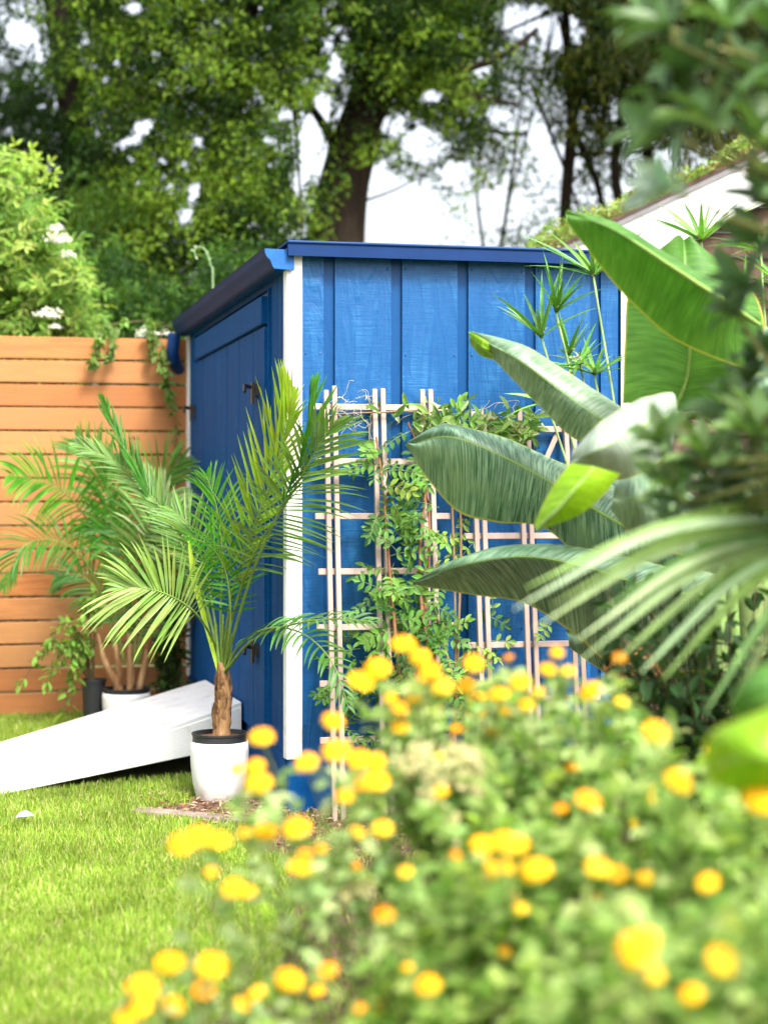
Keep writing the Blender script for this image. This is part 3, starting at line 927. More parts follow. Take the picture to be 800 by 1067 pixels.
# ================================================================== TREES BEHIND
DEN = [
    [5, 7, 7, 8, 9, 9, 9, 7, 9, 9, 3, 3, 9, 9, 9, 9],
    [8, 8, 8, 9, 9, 9, 8, 4, 9, 7, 4, 5, 8, 9, 9, 9],
    [9, 9, 7, 7, 9, 9, 4, 6, 6, 5, 4, 3, 5, 8, 9, 9],
    [9, 9, 9, 8, 9, 9, 3, 4, 4.5, 4.5, 5, 3.5, 4, 5, 6, 7],
    [9, 9, 9, 7, 9, 9, 7, .8, .8, 2, 3.5, 3, 2.5, 2, 2, 2],
    [9, 9, 9, 9, 9, 9, 9, 2, .3, 1, 2.5, 1, 1, 1, 1, 1],
    [9] * 16,
]
DEN = np.array(DEN, float) / 9
GAPS = [(22, 35, 20, 16), (140, 8, 14, 9), (62, 12, 12, 8), (75, 92, 10, 16), (68, 108, 9, 12), (150, 132, 14, 10), (140, 145, 10, 8), (128, 150, 7, 7), (202, 200, 9, 14), (193, 225, 10, 12),
        (322, 135, 10, 18), (326, 165, 13, 20), (335, 110, 9, 14), (350, 70, 7, 14), (343, 48, 6, 10), (360, 35, 6, 9), (300, 118, 9, 6), (312, 190, 7, 12),
        (112, 82, 7, 6), (97, 68, 8, 4), (85, 45, 6, 6), (120, 65, 7, 5), (410, 225, 50, 34), (390, 190, 20, 16), (410, 130, 14, 10), (440, 150, 20, 16), (450, 100, 12, 8), (475, 180, 14, 12),
        (520, 215, 30, 18), (585, 30, 20, 18), (545, 20, 18, 16), (580, 165, 20, 14), (560, 140, 12, 12), (655, 205, 24, 12), (640, 110, 5, 12), (690, 165, 10, 12),
        (5, 95, 5, 12), (0, 60, 6, 6), (265, 8, 10, 10), (165, 195, 6, 4), (250, 160, 4, 3), (280, 145, 9, 5), (160, 40, 5, 4), (215, 30, 4, 4), (500, 70, 10, 10), (520, 120, 12, 8)]
GAPS = [(a, b, c * .75, d * .75) if a < 300 else (a, b, c, d) for a, b, c, d in GAPS]
_r = np.random.default_rng(3)
for _ in range(70):
    _x, _y = _r.uniform(0, 480), _r.uniform(0, 255)
    GAPS.append((_x, _y, _r.uniform(2.5, 6), _r.uniform(2.5, 6)))


def dens(px, py):
    x = np.clip((px - 25) / 50., 0, 14.999); y = np.clip((py - 25) / 50., 0, 5.999)
    i, j = int(y), int(x); fy, fx = y - i, x - j
    v = DEN[i, j] * (1 - fy) * (1 - fx) + DEN[i + 1, j] * fy * (1 - fx) + DEN[i, j + 1] * (1 - fy) * fx + DEN[i + 1, j + 1] * fy * fx
    if py < 0: v = max(v, .75)
    for gx, gy, rx, ry in GAPS:
        if rx > 6 and ((px - gx) / rx) ** 2 + ((py - gy) / ry) ** 2 < 1.3: v *= .1
    return v


def tree(name, label, trunk_pts, trunk_r, px_rng, py_rng, Yr, nclump, nper, leaf, cols, lw_=.4, droop=.4, crad=.22, limbs=14, hang=1.0, extra=None, gk=1.0, pw=2.2):
    base = np.array(trunk_pts[0], float); base[2] = 0
    th = thing(name, label, 'tree', tuple(base), 0, 'trees behind the garden')
    cen, cc = [], []
    tries = 0
    while len(cen) < nclump and tries < nclump * 40:
        tries += 1
        px, py = rng.uniform(*px_rng), rng.uniform(*py_rng)
        if rng.random() > dens(px, py) ** pw: continue
        Y = rng.uniform(*Yr)
        cen.append(P(px, py, Y)); cc.append(cols[rng.integers(len(cols))])
    cen = np.array(cen); cc = np.array(cc, float)
    g = Geo()
    N = len(cen) * nper
    ci = np.repeat(np.arange(len(cen)), nper)
    off = rng.normal(0, 1, (N, 3)) * crad * [1, 1, .75 * hang]
    # small drooping sprays inside each clump
    nsp = 9
    spo = rng.normal(0, 1, (len(cen), nsp, 3)) * crad * [1, 1, .7 * hang]
    pick = rng.integers(0, nsp, N)
    pos = cen[ci] + spo[ci, pick] + off * .33
    px_ = 400 + pos[:, 0] / pos[:, 1] * F; py_ = HZ - (pos[:, 2] - CH) / pos[:, 1] * F
    keep = np.ones(N, bool)
    for gx, gy, rx, ry in GAPS:
        q_ = ((px_ - gx) / rx) ** 2 + ((py_ - gy) / ry) ** 2
        keep &= rng.random(N) > np.clip(1.55 - q_ * .8, 0, .985) * gk
    dd_ = np.array([dens(a_, b_) for a_, b_ in zip(px_, py_)])
    keep &= rng.random(N) < dd_ ** .8 + .02
    keep &= pos[:, 2] > .15
    pos = pos[keep]; ci = ci[keep]; n = len(pos)
    Dr = unit(rng.normal(size=(n, 3)) + [0, 0, -droop])
    Nn = unit(rng.normal(0, .6, (n, 3)) + [0, -.3, .8])
    L = leaf * rng.uniform(.6, 1.2, n)
    leaves(g, pos, Dr, Nn, L, L * lw_, np.clip(cc[ci] * jit((1, 1, 1), n, .3, .15), 0, 1), 'dia')
    g.build('crown', M['leaf_tree'], th, base)
    gt = Geo()
    tp = curve(trunk_pts, 20)
    gt.tube(tp, np.linspace(trunk_r, trunk_r * .45, 20) * (1 + .05 * rng.normal(size=20)), 12)
    if extra:
        for q, r0 in extra:
            c_ = curve(q, 14); gt.tube(c_, np.linspace(r0, r0 * .4, 14), 7)
    sel = rng.choice(len(cen), min(limbs, len(cen)), replace=False)
    for s in sel:
        i = rng.integers(7, 20)
        a, b = tp[i], cen[s]
        mid_ = (a + b) / 2 + rng.normal(0, .12, 3) + [0, 0, .1]
        ln = np.linalg.norm(b - a)
        gt.tube(curve([a, mid_, b], 9), np.linspace(min(.022, .006 + ln * .007), .003, 9), 5, caps=False)
    gt.build('trunk', M['bark'], th, base, smooth=True)


dk, md, lt, ol = (.012, .032, .005), (.04, .088, .012), (.15, .24, .025), (.09, .10, .014)  # dk stands for crown interior shade, lt for highlights, both in leaf colour
tree('shade_tree', 'dark dense tree at the far left above the white-flowered bush', path(16, (60, 660), (70, 400), (85, 200), (60, 0), (40, -150)), .22,
     (-90, 170), (-130, 350), (14.5, 16.5), 420, 260, .060, [dk, dk, md])
tree('shade_tree', 'large leafy tree standing behind the fence and gutter', path(13.2, (225, 700), (228, 400), (225, 200), (250, 60), (270, -120)), .17,
     (90, 330), (-130, 350), (12, 14.2), 330, 290, .058, [dk, md, lt, dk, lt])
tree('shade_tree', 'tree with thick leaning trunk against bright sky above the shed', path(14.0, (330, 700), (340, 400), (352, 230), (372, 140), (400, 50), (420, -100)), .27,
     (290, 500), (-130, 200), (13, 15), 250, 290, .058, [dk, md, lt, dk, lt], extra=[
         (path(14, (362, 170), (330, 120), (300, 80)), .05), (path(14, (385, 90), (450, 80), (520, 60), (560, 30)), .05), (path(14, (395, 70), (470, 95), (540, 110)), .04)])
tree('shade_tree', 'slender tree with thin hanging sprays in the gap of sky', path(15.5, (500, 700), (505, 450), (520, 260), (560, 100), (600, -60)), .016,
     (375, 640), (-60, 290), (14.6, 16.2), 340, 220, .058, [md, ol, lt, dk], hang=1.9, crad=.17, limbs=9, gk=.6, pw=1.2)
tree('drooping_tree', 'olive drooping tree with dark forked stems above the overgrown roof', path(15.0, (600, 700), (602, 420), (588, 250), (596, 120), (590, 40), (585, -120)), .07,
     (560, 860), (-130, 190), (13.5, 16), 330, 190, .10, [dk, ol, dk, (.04, .055, .016)], lw_=.16, droop=1.6, hang=1.8, limbs=12, extra=[
         (path(15, (592, 90), (600, 140), (618, 180), (628, 215), (640, 245)), .045), (path(14.6, (660, 400), (655, 260), (640, 180), (650, 90), (640, -40)), .06),
         (path(14.8, (700, 400), (690, 250), (670, 120), (680, -40)), .08), (path(15, (555, 90), (578, 150), (595, 195), (612, 240)), .022)])

# hedge row that closes the view just over the fence
th = thing('hedge', 'dense dark green hedge rising just behind the fence and shed', 'hedge', (-1.2, 11.3, 0))
g = Geo(); N = 38000
px = rng.uniform(-70, 320, N); py = rng.uniform(255, 520, N); Y = rng.uniform(10.7, 11.9, N)
top = 282 + 22 * np.sin(px * .045) + 14 * np.sin(px * .13 + 1) + rng.normal(0, 8, N)
k = py > top; px, py, Y = px[k], py[k], Y[k]; n = len(px)
pos = np.stack([(px - 400) / F * Y, Y, CH - (py - HZ) / F * Y], 1); pos += rng.normal(0, .04, (n, 3))
cl = np.sin(px * .09) * np.sin(py * .11 + px * .02) > .1
col = np.where(cl[:, None], np.array([.065, .14, .022]), np.array([.025, .065, .013])) * jit((1, 1, 1), n, .3, .15)
leaves(g, pos, unit(rng.normal(size=(n, 3)) + [0, 0, -.4]), unit(rng.normal(0, .6, (n, 3)) + [0, -.3, .8]), .06 * rng.uniform(.6, 1.2, n), .024, col, 'dia')
g.build('foliage', M['leaf_tree'], th, (-1.2, 11.3, 0))
g = Geo()
for k in range(14):
    x = -2.6 + k * .2
    g.tube(curve([(x, 11.3, 0), (x + rng.normal(0, .1), 11.3, .9), (x + rng.normal(0, .2), 11.3, 2.0)], 8), np.linspace(.03, .01, 8), 6)
g.build('stem', M['bark'], th, (-1.2, 11.3, 0))


# ---- pinnate leaves
def pinnate(g, gs, p0, d, n, L, ll, lw_, col, npairs=4, droop=.25, axis_r=.0015, colv=.15):
    d = unit(d)
    pts = [np.array(p0, float)]
    dd = d.copy()
    for j in range(6):
        pts.append(pts[-1] + dd * L / 6); dd = unit(dd + [0, 0, -droop * .3])
    pts = np.array(pts)
    if gs is not None: gs.tube(pts, np.linspace(axis_r, axis_r * .5, 7), 3, (.16, .2, .06), False)
    T = unit(np.gradient(pts, axis=0))
    S = unit(np.cross(T, n))
    pos, Dr, Nv = [], [], []
    for k in range(npairs):
        u = (.25 + .65 * k / max(1, npairs - 1)) * 6; i = min(int(u), 5); f = u - i
        q = pts[i] * (1 - f) + pts[i + 1] * f
        for sg in (-1, 1):
            pos.append(q); Dr.append(unit(T[i] * .55 + sg * S[i] + [0, 0, -.15])); Nv.append(n)
    pos.append(pts[-1]); Dr.append(T[-1]); Nv.append(n)
    m_ = len(pos); l_ = ll * rng.uniform(.8, 1.1, m_)
    leaves(g, np.array(pos), np.array(Dr), unit(np.array(Nv) + rng.normal(0, .25, (m_, 3))), l_, l_ * lw_, jit(col, m_, colv, .1))


# ---- elder bush behind the fence
eb = thing('flowering_bush', 'bright yellow-green bush with white blooms rising above the fence', 'bush', tuple(G(20, 9.9)))
eo = np.array(eb.location)
gl, gs, gf = Geo(), Geo(), Geo()
tops = []
for k in range(400):
    px = rng.uniform(-90, 84)
    lim = np.interp(px, [-90, 0, 20, 45, 65, 84], [165, 182, 188, 235, 275, 318])
    py = lim + (370 - lim) * rng.random() ** 1.2
    Y = rng.uniform(9.35, 10.3)
    p0 = P(px, py, Y)
    for q in range(4):
        d = unit(rng.normal(size=3) + [0, -.5, .15]); nn = unit(rng.normal(0, .4, 3) + [0, -.5, .8])
        cbase = [(.17, .29, .045), (.10, .20, .03), (.28, .37, .08)][rng.integers(3)]
        pinnate(gl, gs, p0 + rng.normal(0, .05, 3), d, nn, .14, .064, .34, cbase, 3, .35)
    if k % 12 == 0: tops.append(p0)
for p_ in tops:
    gs.tube(curve([G(20 + rng.uniform(-40, 40), 9.9), (p_ + G(20, 9.9)) / 2 + rng.normal(0, .08, 3), p_], 8), np.linspace(.014, .005, 8), 5, (.14, .1, .05), False)
for q in ((22, 168), (42, 182)):
    for k in range(7):
        a = k / 7 * 6.28
        pinnate(gl, None, P(q[0], q[1], 9.7), (math.cos(a), -.3, math.sin(a) * .7 + .3), (0, -1, .3), .1, .05, .4, (.3, .42, .06), 2)
gs.build('stem', M['stem'], eb, eo); gl.build('foliage', M['leaf_bush'], eb, eo)


def umbel(px, py, Y, r, parent, origin, n=150, col=(.72, .72, .62), flat=.75, name='flower_cluster'):
    c_ = P(px, py, Y); g = Geo()
    v = unit(rng.normal(size=(n, 3))); v[:, 2] = np.abs(v[:, 2])
    pos = c_ + v * [r, r, r * flat] * rng.uniform(.4, 1.15, (n, 1))
    leaves(g, pos, unit(rng.normal(size=(n, 3))), unit(v + [0, -.5, .3]), r * .22, r * .2, jit(col, n, .06, .03), 'dia')
    g.build(name, M['petal'], parent, origin)


for q in ((60, 252, .062), (71, 268, .04), (50, 330, .06), (58, 240, .04), (58, 342, .03), (-30, 290, .06)):
    umbel(q[0], q[1], 9.3, q[2] * 1.1, eb, eo)

# ---- vines over the fence
vb = thing('fence_vine', 'leafy vine with white flowers spilling over the fence beside the gutter', 'vine', tuple(G(175, 9.15)))
vo = np.array(vb.location)
stems = [path(9.05, (175, 700, 9.15), (172, 450, 9.15), (165, 345, 9.12), (112, 338, 8.8), (105, 350, 8.62), (102, 365, 8.6), (94, 382, 8.6)),
         path(9.05, (175, 700, 9.15), (172, 450, 9.15), (160, 344, 9.1), (122, 338, 8.8), (118, 352, 8.62), (116, 374, 8.6)),
         path(9.05, (178, 700, 9.15), (178, 450, 9.15), (180, 346, 9.05), (168, 345, 8.75), (170, 370, 8.68), (176, 400, 8.66), (183, 440, 8.66), (184, 490, 8.66)),
         path(9.05, (178, 700, 9.15), (178, 450, 9.15), (176, 346, 9.05), (160, 340, 8.75), (163, 365, 8.68), (172, 400, 8.66), (180, 425, 8.66)),
         path(9.05, (178, 700, 9.15), (178, 450, 9.15), (160, 346, 9.1), (155, 340, 8.75), (160, 372, 8.66))]
leafy(vb, vo, stems, 70, .046, .55, (.13, .22, .05), start=.5, srad=.003)
stems = []
for q in ((150, 347, .04), (163, 349, .03), (174, 349, .035), (147, 351, .03)):
    umbel(q[0], q[1], 8.95, q[2], vb, vo, 80)

sh = thing('vine_shoot', 'thin hooked shoot sticking up behind the gutter', 'vine', tuple(G(222, 9.2)))
g = Geo(); c_ = curve(path(9.2, (222, 500), (222, 300), (220, 278), (215, 262), (208, 257), (203, 261), (204, 268)), 30)
g.tube(c_, np.linspace(.0045, .003, 30), 6, (.2, .3, .14))
n = 9; i = rng.integers(8, 29, n)
leaves(g, c_[i], unit(rng.normal(size=(n, 3))), unit(rng.normal(size=(n, 3))), .024, .010, jit((.25, .35, .18), n))
g.build('stem', M['stem'], sh, sh.location)

# ================================================================== NEIGHBOUR HOUSE
HY = 8.7
def hp(px, py, dy=0): return P(px, py, HY) + [0, dy, 0]
ea = hp(548, 271); rb = ea + np.array([2.4, 0, 2.4 * .478])       # rake line, going up to the right
hs_ = thing('neighbour_house', 'brown shingled house with white sloping rake board beyond the shed', 'house', (float(ea[0]) + .2, HY, 0))
ho = np.array(hs_.location)
def rake(name, dz0, dz1, y0, y1, mat, x0=0, x1=2.4):
    q = Geo()
    a = ea + [x0, 0, x0 * .478]; b = ea + [x1, 0, x1 * .478]
    t = np.array([a + [0, y0, dz1], b + [0, y0, dz1], b + [0, y1, dz1], a + [0, y1, dz1]])
    bt = np.array([a + [0, y0, dz0], b + [0, y0, dz0], b + [0, y1, dz0], a + [0, y1, dz0]])
    hexa(q, t[::-1], bt[::-1])
    return q.build(name, mat, hs_, ho)
rake('roof', -.02, .0, -.02, 3.6, M['shingle'], -.06)
rake('roof_edge', -.052, -.021, -.012, .03, M['roofedge'])
rake('rake_board', -.275, -.053, .0, .025, M['fasciaw'])
q = Geo()                                                           # gable wall of lapped boards
wx0 = ea[0] + .12
for k in range(30):
    z0 = k * .125; z1 = z0 + .123
    xs = max(wx0, ea[0] + (z1 - ea[2] + .12) / .478)
    q.add([(xs, HY + .05, z0), (ea[0] + 2.4, HY + .05, z0), (ea[0] + 2.4, HY + .075, z1), (xs, HY + .075, z1)], [(0, 1, 2, 3)])
    q.add([(xs, HY + .05, z0), (ea[0] + 2.4, HY + .05, z0), (ea[0] + 2.4, HY + .08, z0), (xs, HY + .08, z0)], [(3, 2, 1, 0)])
q.box(wx0, wx0 + .02, HY + .08, HY + 3.5, 0, ea[2] - .05)
q.build('wall', M['shingle'], hs_, ho)
# vine on the roof
rv = thing('roof_vine', 'low bright green creeper covering the neighbour roof edge', 'vine', tuple(ea))
g = Geo(); N = 13000
x = rng.uniform(-.12, 2.3, N) ; y = rng.uniform(-.03, 1.2, N)
hh = .10 + .05 * np.sin(x * 9) * np.sin(x * 4 + 1)
z = x * .478 + .0 + hh * rng.random(N) ** .8 + np.where(x < .25, -.02, 0)
pos = ea + np.stack([x, y, z], 1)
cols = np.array([(.22, .33, .07), (.13, .22, .05), (.33, .42, .14), (.22, .22, .07)])[rng.integers(0, 4, N)]
leaves(g, pos, unit(rng.normal(size=(N, 3)) + [0, -.3, .3]), unit(rng.normal(0, .5, (N, 3)) + [0, -.5, 1]), .036 * rng.uniform(.6, 1.2, N), .02, cols * jit((1, 1, 1), N, .2), 'dia')
g.build('foliage', M['leaf_bush'], rv, tuple(ea))
g = Geo()
for k in range(14):
    x0 = -.05 + k * .16
    a = ea + [x0, .0, x0 * .478 + .012]
    g.tube(curve([a, a + [.07, .05, .06], a + [.16, -.02, .09]], 7), .003, 4, (.25, .1, .05), False)
g.build('stem', M['stem'], rv, tuple(ea))

# ================================================================== VINE ON TRELLIS
tv = thing('climbing_vine', 'vine with small oval leaflets and reddish stems climbing the first trellis', 'vine', tuple(G(448, 5.85)))
to = np.array(tv.location)
gs, gl = Geo(), Geo()
def wp(*pp): return [wallP(q[0], q[1], q[2] if len(q) > 2 else .10) for q in pp]
main = [wp((448, 885, .3), (438, 760, .22), (432, 700, .2), (440, 650, .16), (446, 600, .13), (447, 540, .1), (440, 480, .09), (425, 440, .08)),
        wp((452, 885, .3), (452, 760, .22), (448, 690, .2), (440, 640, .17), (437, 580, .13), (445, 500, .1), (455, 450, .09), (475, 432, .08)),
        wp((448, 885, .3), (425, 760, .2), (415, 690, .18), (408, 620, .15), (403, 560, .13), (398, 500, .1), (392, 455, .09)),
        wp((452, 885, .3), (470, 770, .2), (474, 720, .2), (462, 670, .16), (452, 630, .14))]
for c0 in main:
    gs.tube(curve(c0, 30), np.linspace(.009, .003, 30), 6, (.24, .10, .05), False)
def vine_leaf(px, py, d=.14, big=1.0, col=None):
    p0 = wallP(px, py, d * rng.uniform(.5, 1.3))
    dr = unit(rng.normal(size=3) * [1, .4, .6] + [0, -.35, -.05]); nn = unit(rng.normal(0, .35, 3) + [0, -.8, .6])
    if col is None:
        col = [(.09, .21, .035), (.14, .29, .05), (.05, .13, .03), (.13, .26, .07)][rng.integers(4)]
        if rng.random() < .08: col = (.24, .33, .05)
    pinnate(gl, gs, p0, dr, nn, .115 * big, .036 * big, .48, col, 4, .3)
for c0 in main:
    cc = curve(c0, 60)
    for q in cc[12:]:
        if rng.random() < .30:
            dr = unit(rng.normal(size=3) * [1, .5, .5] + [0, -.35, 0]); nn = unit(rng.normal(0, .35, 3) + [0, -.8, .6])
            col = [(.09, .21, .035), (.14, .29, .05), (.05, .13, .03)][rng.integers(3)]
            if rng.random() < .10: col = (.24, .33, .05)
            pinnate(gl, gs, q, dr, nn, .125, .038, .48, col, 4, .3)
for k in range(38):
    py = rng.uniform(560, 770) ; px = rng.normal(435, 26)
    vine_leaf(px, py)
for k in range(22): vine_leaf(rng.uniform(385, 480), rng.uniform(470, 570))
for k in range(24): vine_leaf(rng.uniform(378, 420), rng.uniform(600, 760))
for k in range(24): vine_leaf(rng.uniform(430, 482), rng.uniform(640, 740))
for k in range(12): vine_leaf(rng.uniform(350, 372), rng.uniform(680, 760), .12, .8)
gs.build('stem', M['stem'], tv, to); gl.build('foliage', M['leaf_bush'], tv, to)

tv = thing('flowering_creeper', 'creeper with narrow leaves and dry tendrils massed along the trellis tops', 'vine', tuple(G(470, 6.0)))
to = np.array(tv.location)
gs, gl = Geo(), Geo()
for c0 in (wp((470, 860, .2), (476, 700, .14), (480, 560, .1), (478, 470, .08), (500, 435, .08), (545, 452, .08)),
           wp((470, 860, .2), (474, 700, .14), (472, 560, .1), (465, 470, .08), (440, 432, .08), (390, 430, .08), (345, 432, .08))):
    gs.tube(curve(c0, 34), np.linspace(.006, .0025, 34), 5, (.2, .12, .06), False)
n = 320
a = rng.normal(0, 1, n)
px = np.concatenate([rng.uniform(428, 562, 250), rng.normal(405, 22, 16), rng.uniform(468, 560, 54)])
py = np.concatenate([448 - np.abs(rng.normal(0, 1, 250)) * 9 + rng.uniform(-8, 16, 250), rng.normal(430, 8, 16), rng.uniform(440, 500, 54)])
pos = np.array([wallP(x_, y_, rng.uniform(.03, .14)) for x_, y_ in zip(px, py)])
cb = np.array([(.16, .28, .06), (.10, .20, .05), (.24, .36, .10), (.33, .40, .20)])[rng.integers(0, 4, n)]
L = .055 * rng.uniform(.5, 1.3, n)
leaves(gl, pos, unit(rng.normal(size=(n, 3)) * [1, .5, .8] + [0, -.2, .3]), unit(rng.normal(0, .5, (n, 3)) + [0, -.8, .6]), L, L * .33, cb * jit((1, 1, 1), n, .2))
for k in range(46):   # dry pale tendrils
    x_, y_ = rng.uniform(338, 392), rng.uniform(412, 445)
    if k > 28: x_, y_ = rng.uniform(430, 560), rng.uniform(415, 450)
    p0 = wallP(x_, y_, .08); pp = [p0]
    d = unit(rng.normal(size=3) * [1, .3, .8])
    for j in range(6):
        pp.append(pp[-1] + d * .014); d = unit(d + rng.normal(0, .5, 3) + [0, 0, -.15])
    gs.tube(curve(pp, 12), .001, 3, (.42, .36, .24), False)
# sparse sprays on the second trellis
for q in ((490, 520), (478, 500), (500, 560), (486, 540), (514, 640), (520, 600), (574, 650), (500, 670)):
    pinnate(gl, gs, wallP(q[0], q[1], .1), unit(rng.normal(size=3) * [1, .4, .6]), (0, -1, .4), .1, .032, .5, (.2, .33, .07), 3)
gs.build('stem', M['stem'], tv, to); gl.build('foliage', M['leaf_bush'], tv, to)


# ================================================================== UMBRELLA SEDGE
def sedge(label, basep, heads):
    th = thing('umbrella_sedge', label, 'sedge', tuple(basep), 0, 'umbrella sedge clumps')
    for (px, py, Y, L, axis, spread, nb_) in heads:
        c_ = P(px, py, Y)
        g = Geo()
        mid_ = (c_ + basep) / 2 + [-.05, 0, 0]
        sp = curve([basep + [rng.normal(0, .03), rng.normal(0, .03), 0], basep * .45 + c_ * .55 + [.04, 0, .03], c_], 14)
        g.tube(sp, np.linspace(.006, .0038, 14), 6, (.30, .42, .18))
        ax = unit(axis)
        u = unit(np.cross(ax, [.3, 1, .2])); v = np.cross(ax, u)
        for k in range(nb_):
            a = 6.283 * k / nb_ + rng.normal(0, .12)
            sp_ = R(spread + rng.normal(0, 9))
            d = unit(ax * math.cos(sp_) + (u * math.cos(a) + v * math.sin(a)) * math.sin(sp_))
            l_ = L * rng.uniform(.6, 1.1); pts = [c_]; dd = d
            for j in range(6):
                pts.append(pts[-1] + dd * l_ / 6); dd = unit(dd + [0, 0, -.06])
            strip(g, pts, .0075 * np.array([.8, 1, 1, .9, .7, .4, .04]), ax + rng.normal(0, .2, 3), jit([(.10, .26, .04), (.17, .34, .07), (.07, .19, .03)][rng.integers(3)], 1)[0], .5)
        g.build('stem', M['leaf_palm'], th, basep)
        if rng.random() < .6:
            gg = Geo(); n = 26
            leaves(gg, c_ + ax * .02 + rng.normal(0, .008, (n, 3)), unit(rng.normal(size=(n, 3)) + ax), unit(rng.normal(size=(n, 3))), .014, .005, jit((.5, .5, .3), n), 'dia')
            gg.build('flower_tuft', M['petal'], th, basep)


sedge('slender umbrella sedge with starry leaf tops against the blue siding', G(672, 5.85),
      [(618, 288, 5.9, .27, (-.25, -.3, 1), 48, 16), (579, 326, 5.9, .21, (.1, -.3, 1), 30, 12), (564, 352, 5.9, .25, (-.35, -.3, 1), 38, 13),
       (592, 372, 5.95, .20, (.25, -.2, 1), 28, 7), (619, 391, 5.9, .18, (.0, -.3, 1), 55, 15), (604, 380, 5.9, .15, (-.3, -.3, .6), 60, 12),
       (570, 420, 5.9, .16, (-.5, -.3, .8), 50, 10)])
sedge('umbrella sedge tufts standing before the white rake board', G(790, 5.5),
      [(730, 252, 5.4, .24, (-.1, -.3, 1), 48, 15), (792, 262, 5.4, .2, (-.3, -.3, .8), 60, 16), (815, 300, 5.4, .2, (0, -.3, .8), 60, 14), (775, 325, 5.5, .2, (0, -.3, 1), 50, 12)])


# ================================================================== BANANA
def bleaf(upper, mid, lower, mat, parent, origin, n=46, m=11, ripple=.012, label=None, curl=0.0, name='leaf'):
    """surface through edge / midrib / edge curves given as (px, py, Y)"""
    ca, cb, cd = (curve([P(*q) for q in c_], n) for c_ in (upper, mid, lower))
    V, U = [], []
    for i in range(n):
        x = i / (n - 1)
        for j in range(2 * m + 1):
            v = (j - m) / m
            e = ca[i] if v < 0 else cd[i]
            a = abs(v)
            p_ = cb[i] * (1 - a) + e * a
            nrm = np.array([0, -1, .3])
            p_ = p_ + nrm * ripple * (math.sin(x * 31 + 2 * v) * .35 + math.sin(x * 11 + v * 1.3)) * a + np.array([0, -1, .5]) * .05 * math.sin(math.pi * a) * (.4 + curl) * (1 if a else 0)
            V.append(p_)
            U.append((x - a * .10, v if v else .0001))
    k = 2 * m + 1
    fs = [(i * k + j, i * k + j + 1, (i + 1) * k + j + 1, (i + 1) * k + j) for i in range(n - 1) for j in range(k - 1)]
    g = Geo(); g.add(V, np.array(fs), None, U)
    o = g.build(name, M[mat], parent, origin, True, label)
    gt = Geo(); gt.tube(cb + [0, .006, 0], np.linspace(.002, .008, n), 6, (.2, .33, .07), False)
    gt.build('midrib', M['stem'], o)
    o2 = o.children[0] if o.children else None
    if o2: o2.data.transform(__import__('mathutils').Matrix.Translation([-float(q) for q in origin]))
    return o


bn = thing('banana_plant', 'banana plant with huge arching green leaves in front of the blue wall', 'banana plant', tuple(G(790, 5.0)))
bo = np.array(bn.location)
g = Geo()
for q in ((790, 0), (840, .15), (752, .2)):
    b0 = G(q[0], 5.0 + q[1])
    g.tube(curve([b0, b0 + [.01, 0, .35], b0 + [-.02, 0, .8], b0 + [-.04, 0, 1.15]], 12), np.linspace(.07, .03, 12), 14, (.12, .17, .05))
g.build('pseudostem', M['stem'], bn, bo, True)
# petioles
# 1 upper front
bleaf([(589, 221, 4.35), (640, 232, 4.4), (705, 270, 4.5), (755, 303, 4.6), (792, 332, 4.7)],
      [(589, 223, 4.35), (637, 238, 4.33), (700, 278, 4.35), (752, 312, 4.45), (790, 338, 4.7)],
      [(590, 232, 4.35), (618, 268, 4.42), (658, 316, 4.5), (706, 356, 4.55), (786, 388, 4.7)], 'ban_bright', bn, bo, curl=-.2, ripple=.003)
# 2 big bright hanging half behind
bleaf([(700, 248, 4.75), (676, 270, 4.8), (655, 300, 4.85), (650, 360, 4.85), (648, 420, 4.85)],
      [(712, 250, 4.8), (714, 290, 4.75), (718, 340, 4.72), (716, 390, 4.75), (700, 432, 4.8)],
      [(722, 252, 4.8), (765, 285, 4.8), (792, 320, 4.8), (790, 370, 4.8), (745, 425, 4.8)], 'ban_bright', bn, bo, curl=0, ripple=.004)
# 3 grey-green leaf pointing to upper left
bleaf([(489, 347, 5.25), (540, 358, 5.2), (590, 386, 5.15), (640, 420, 5.1), (690, 455, 5.0)],
      [(489, 350, 5.25), (535, 372, 5.1), (585, 408, 5.05), (632, 440, 5.0), (690, 470, 5.0)],
      [(490, 354, 5.25), (522, 382, 5.2), (556, 418, 5.15), (598, 457, 5.1), (670, 490, 5.0)], 'ban_grey', bn, bo, ripple=.005)
bleaf([(488, 347, 5.24), (500, 352, 5.20), (515, 361, 5.20)], [(489, 352, 5.22), (502, 362, 5.18), (518, 372, 5.2)],
      [(489, 358, 5.24), (500, 370, 5.22), (517, 376, 5.22)], 'ban_yellow', bn, bo, n=12, m=4, ripple=0, name='curled_tip')
# 4 long dark leaf crossing the trellis
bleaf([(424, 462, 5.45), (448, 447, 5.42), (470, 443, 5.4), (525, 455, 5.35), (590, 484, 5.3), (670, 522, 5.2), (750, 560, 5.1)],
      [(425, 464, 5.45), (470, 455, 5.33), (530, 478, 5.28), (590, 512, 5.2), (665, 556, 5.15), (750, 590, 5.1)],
      [(425, 467, 5.45), (446, 500, 5.45), (480, 534, 5.43), (520, 545, 5.4), (575, 556, 5.35), (650, 630, 5.3), (745, 640, 5.2)], 'ban_dark', bn, bo, ripple=.010)
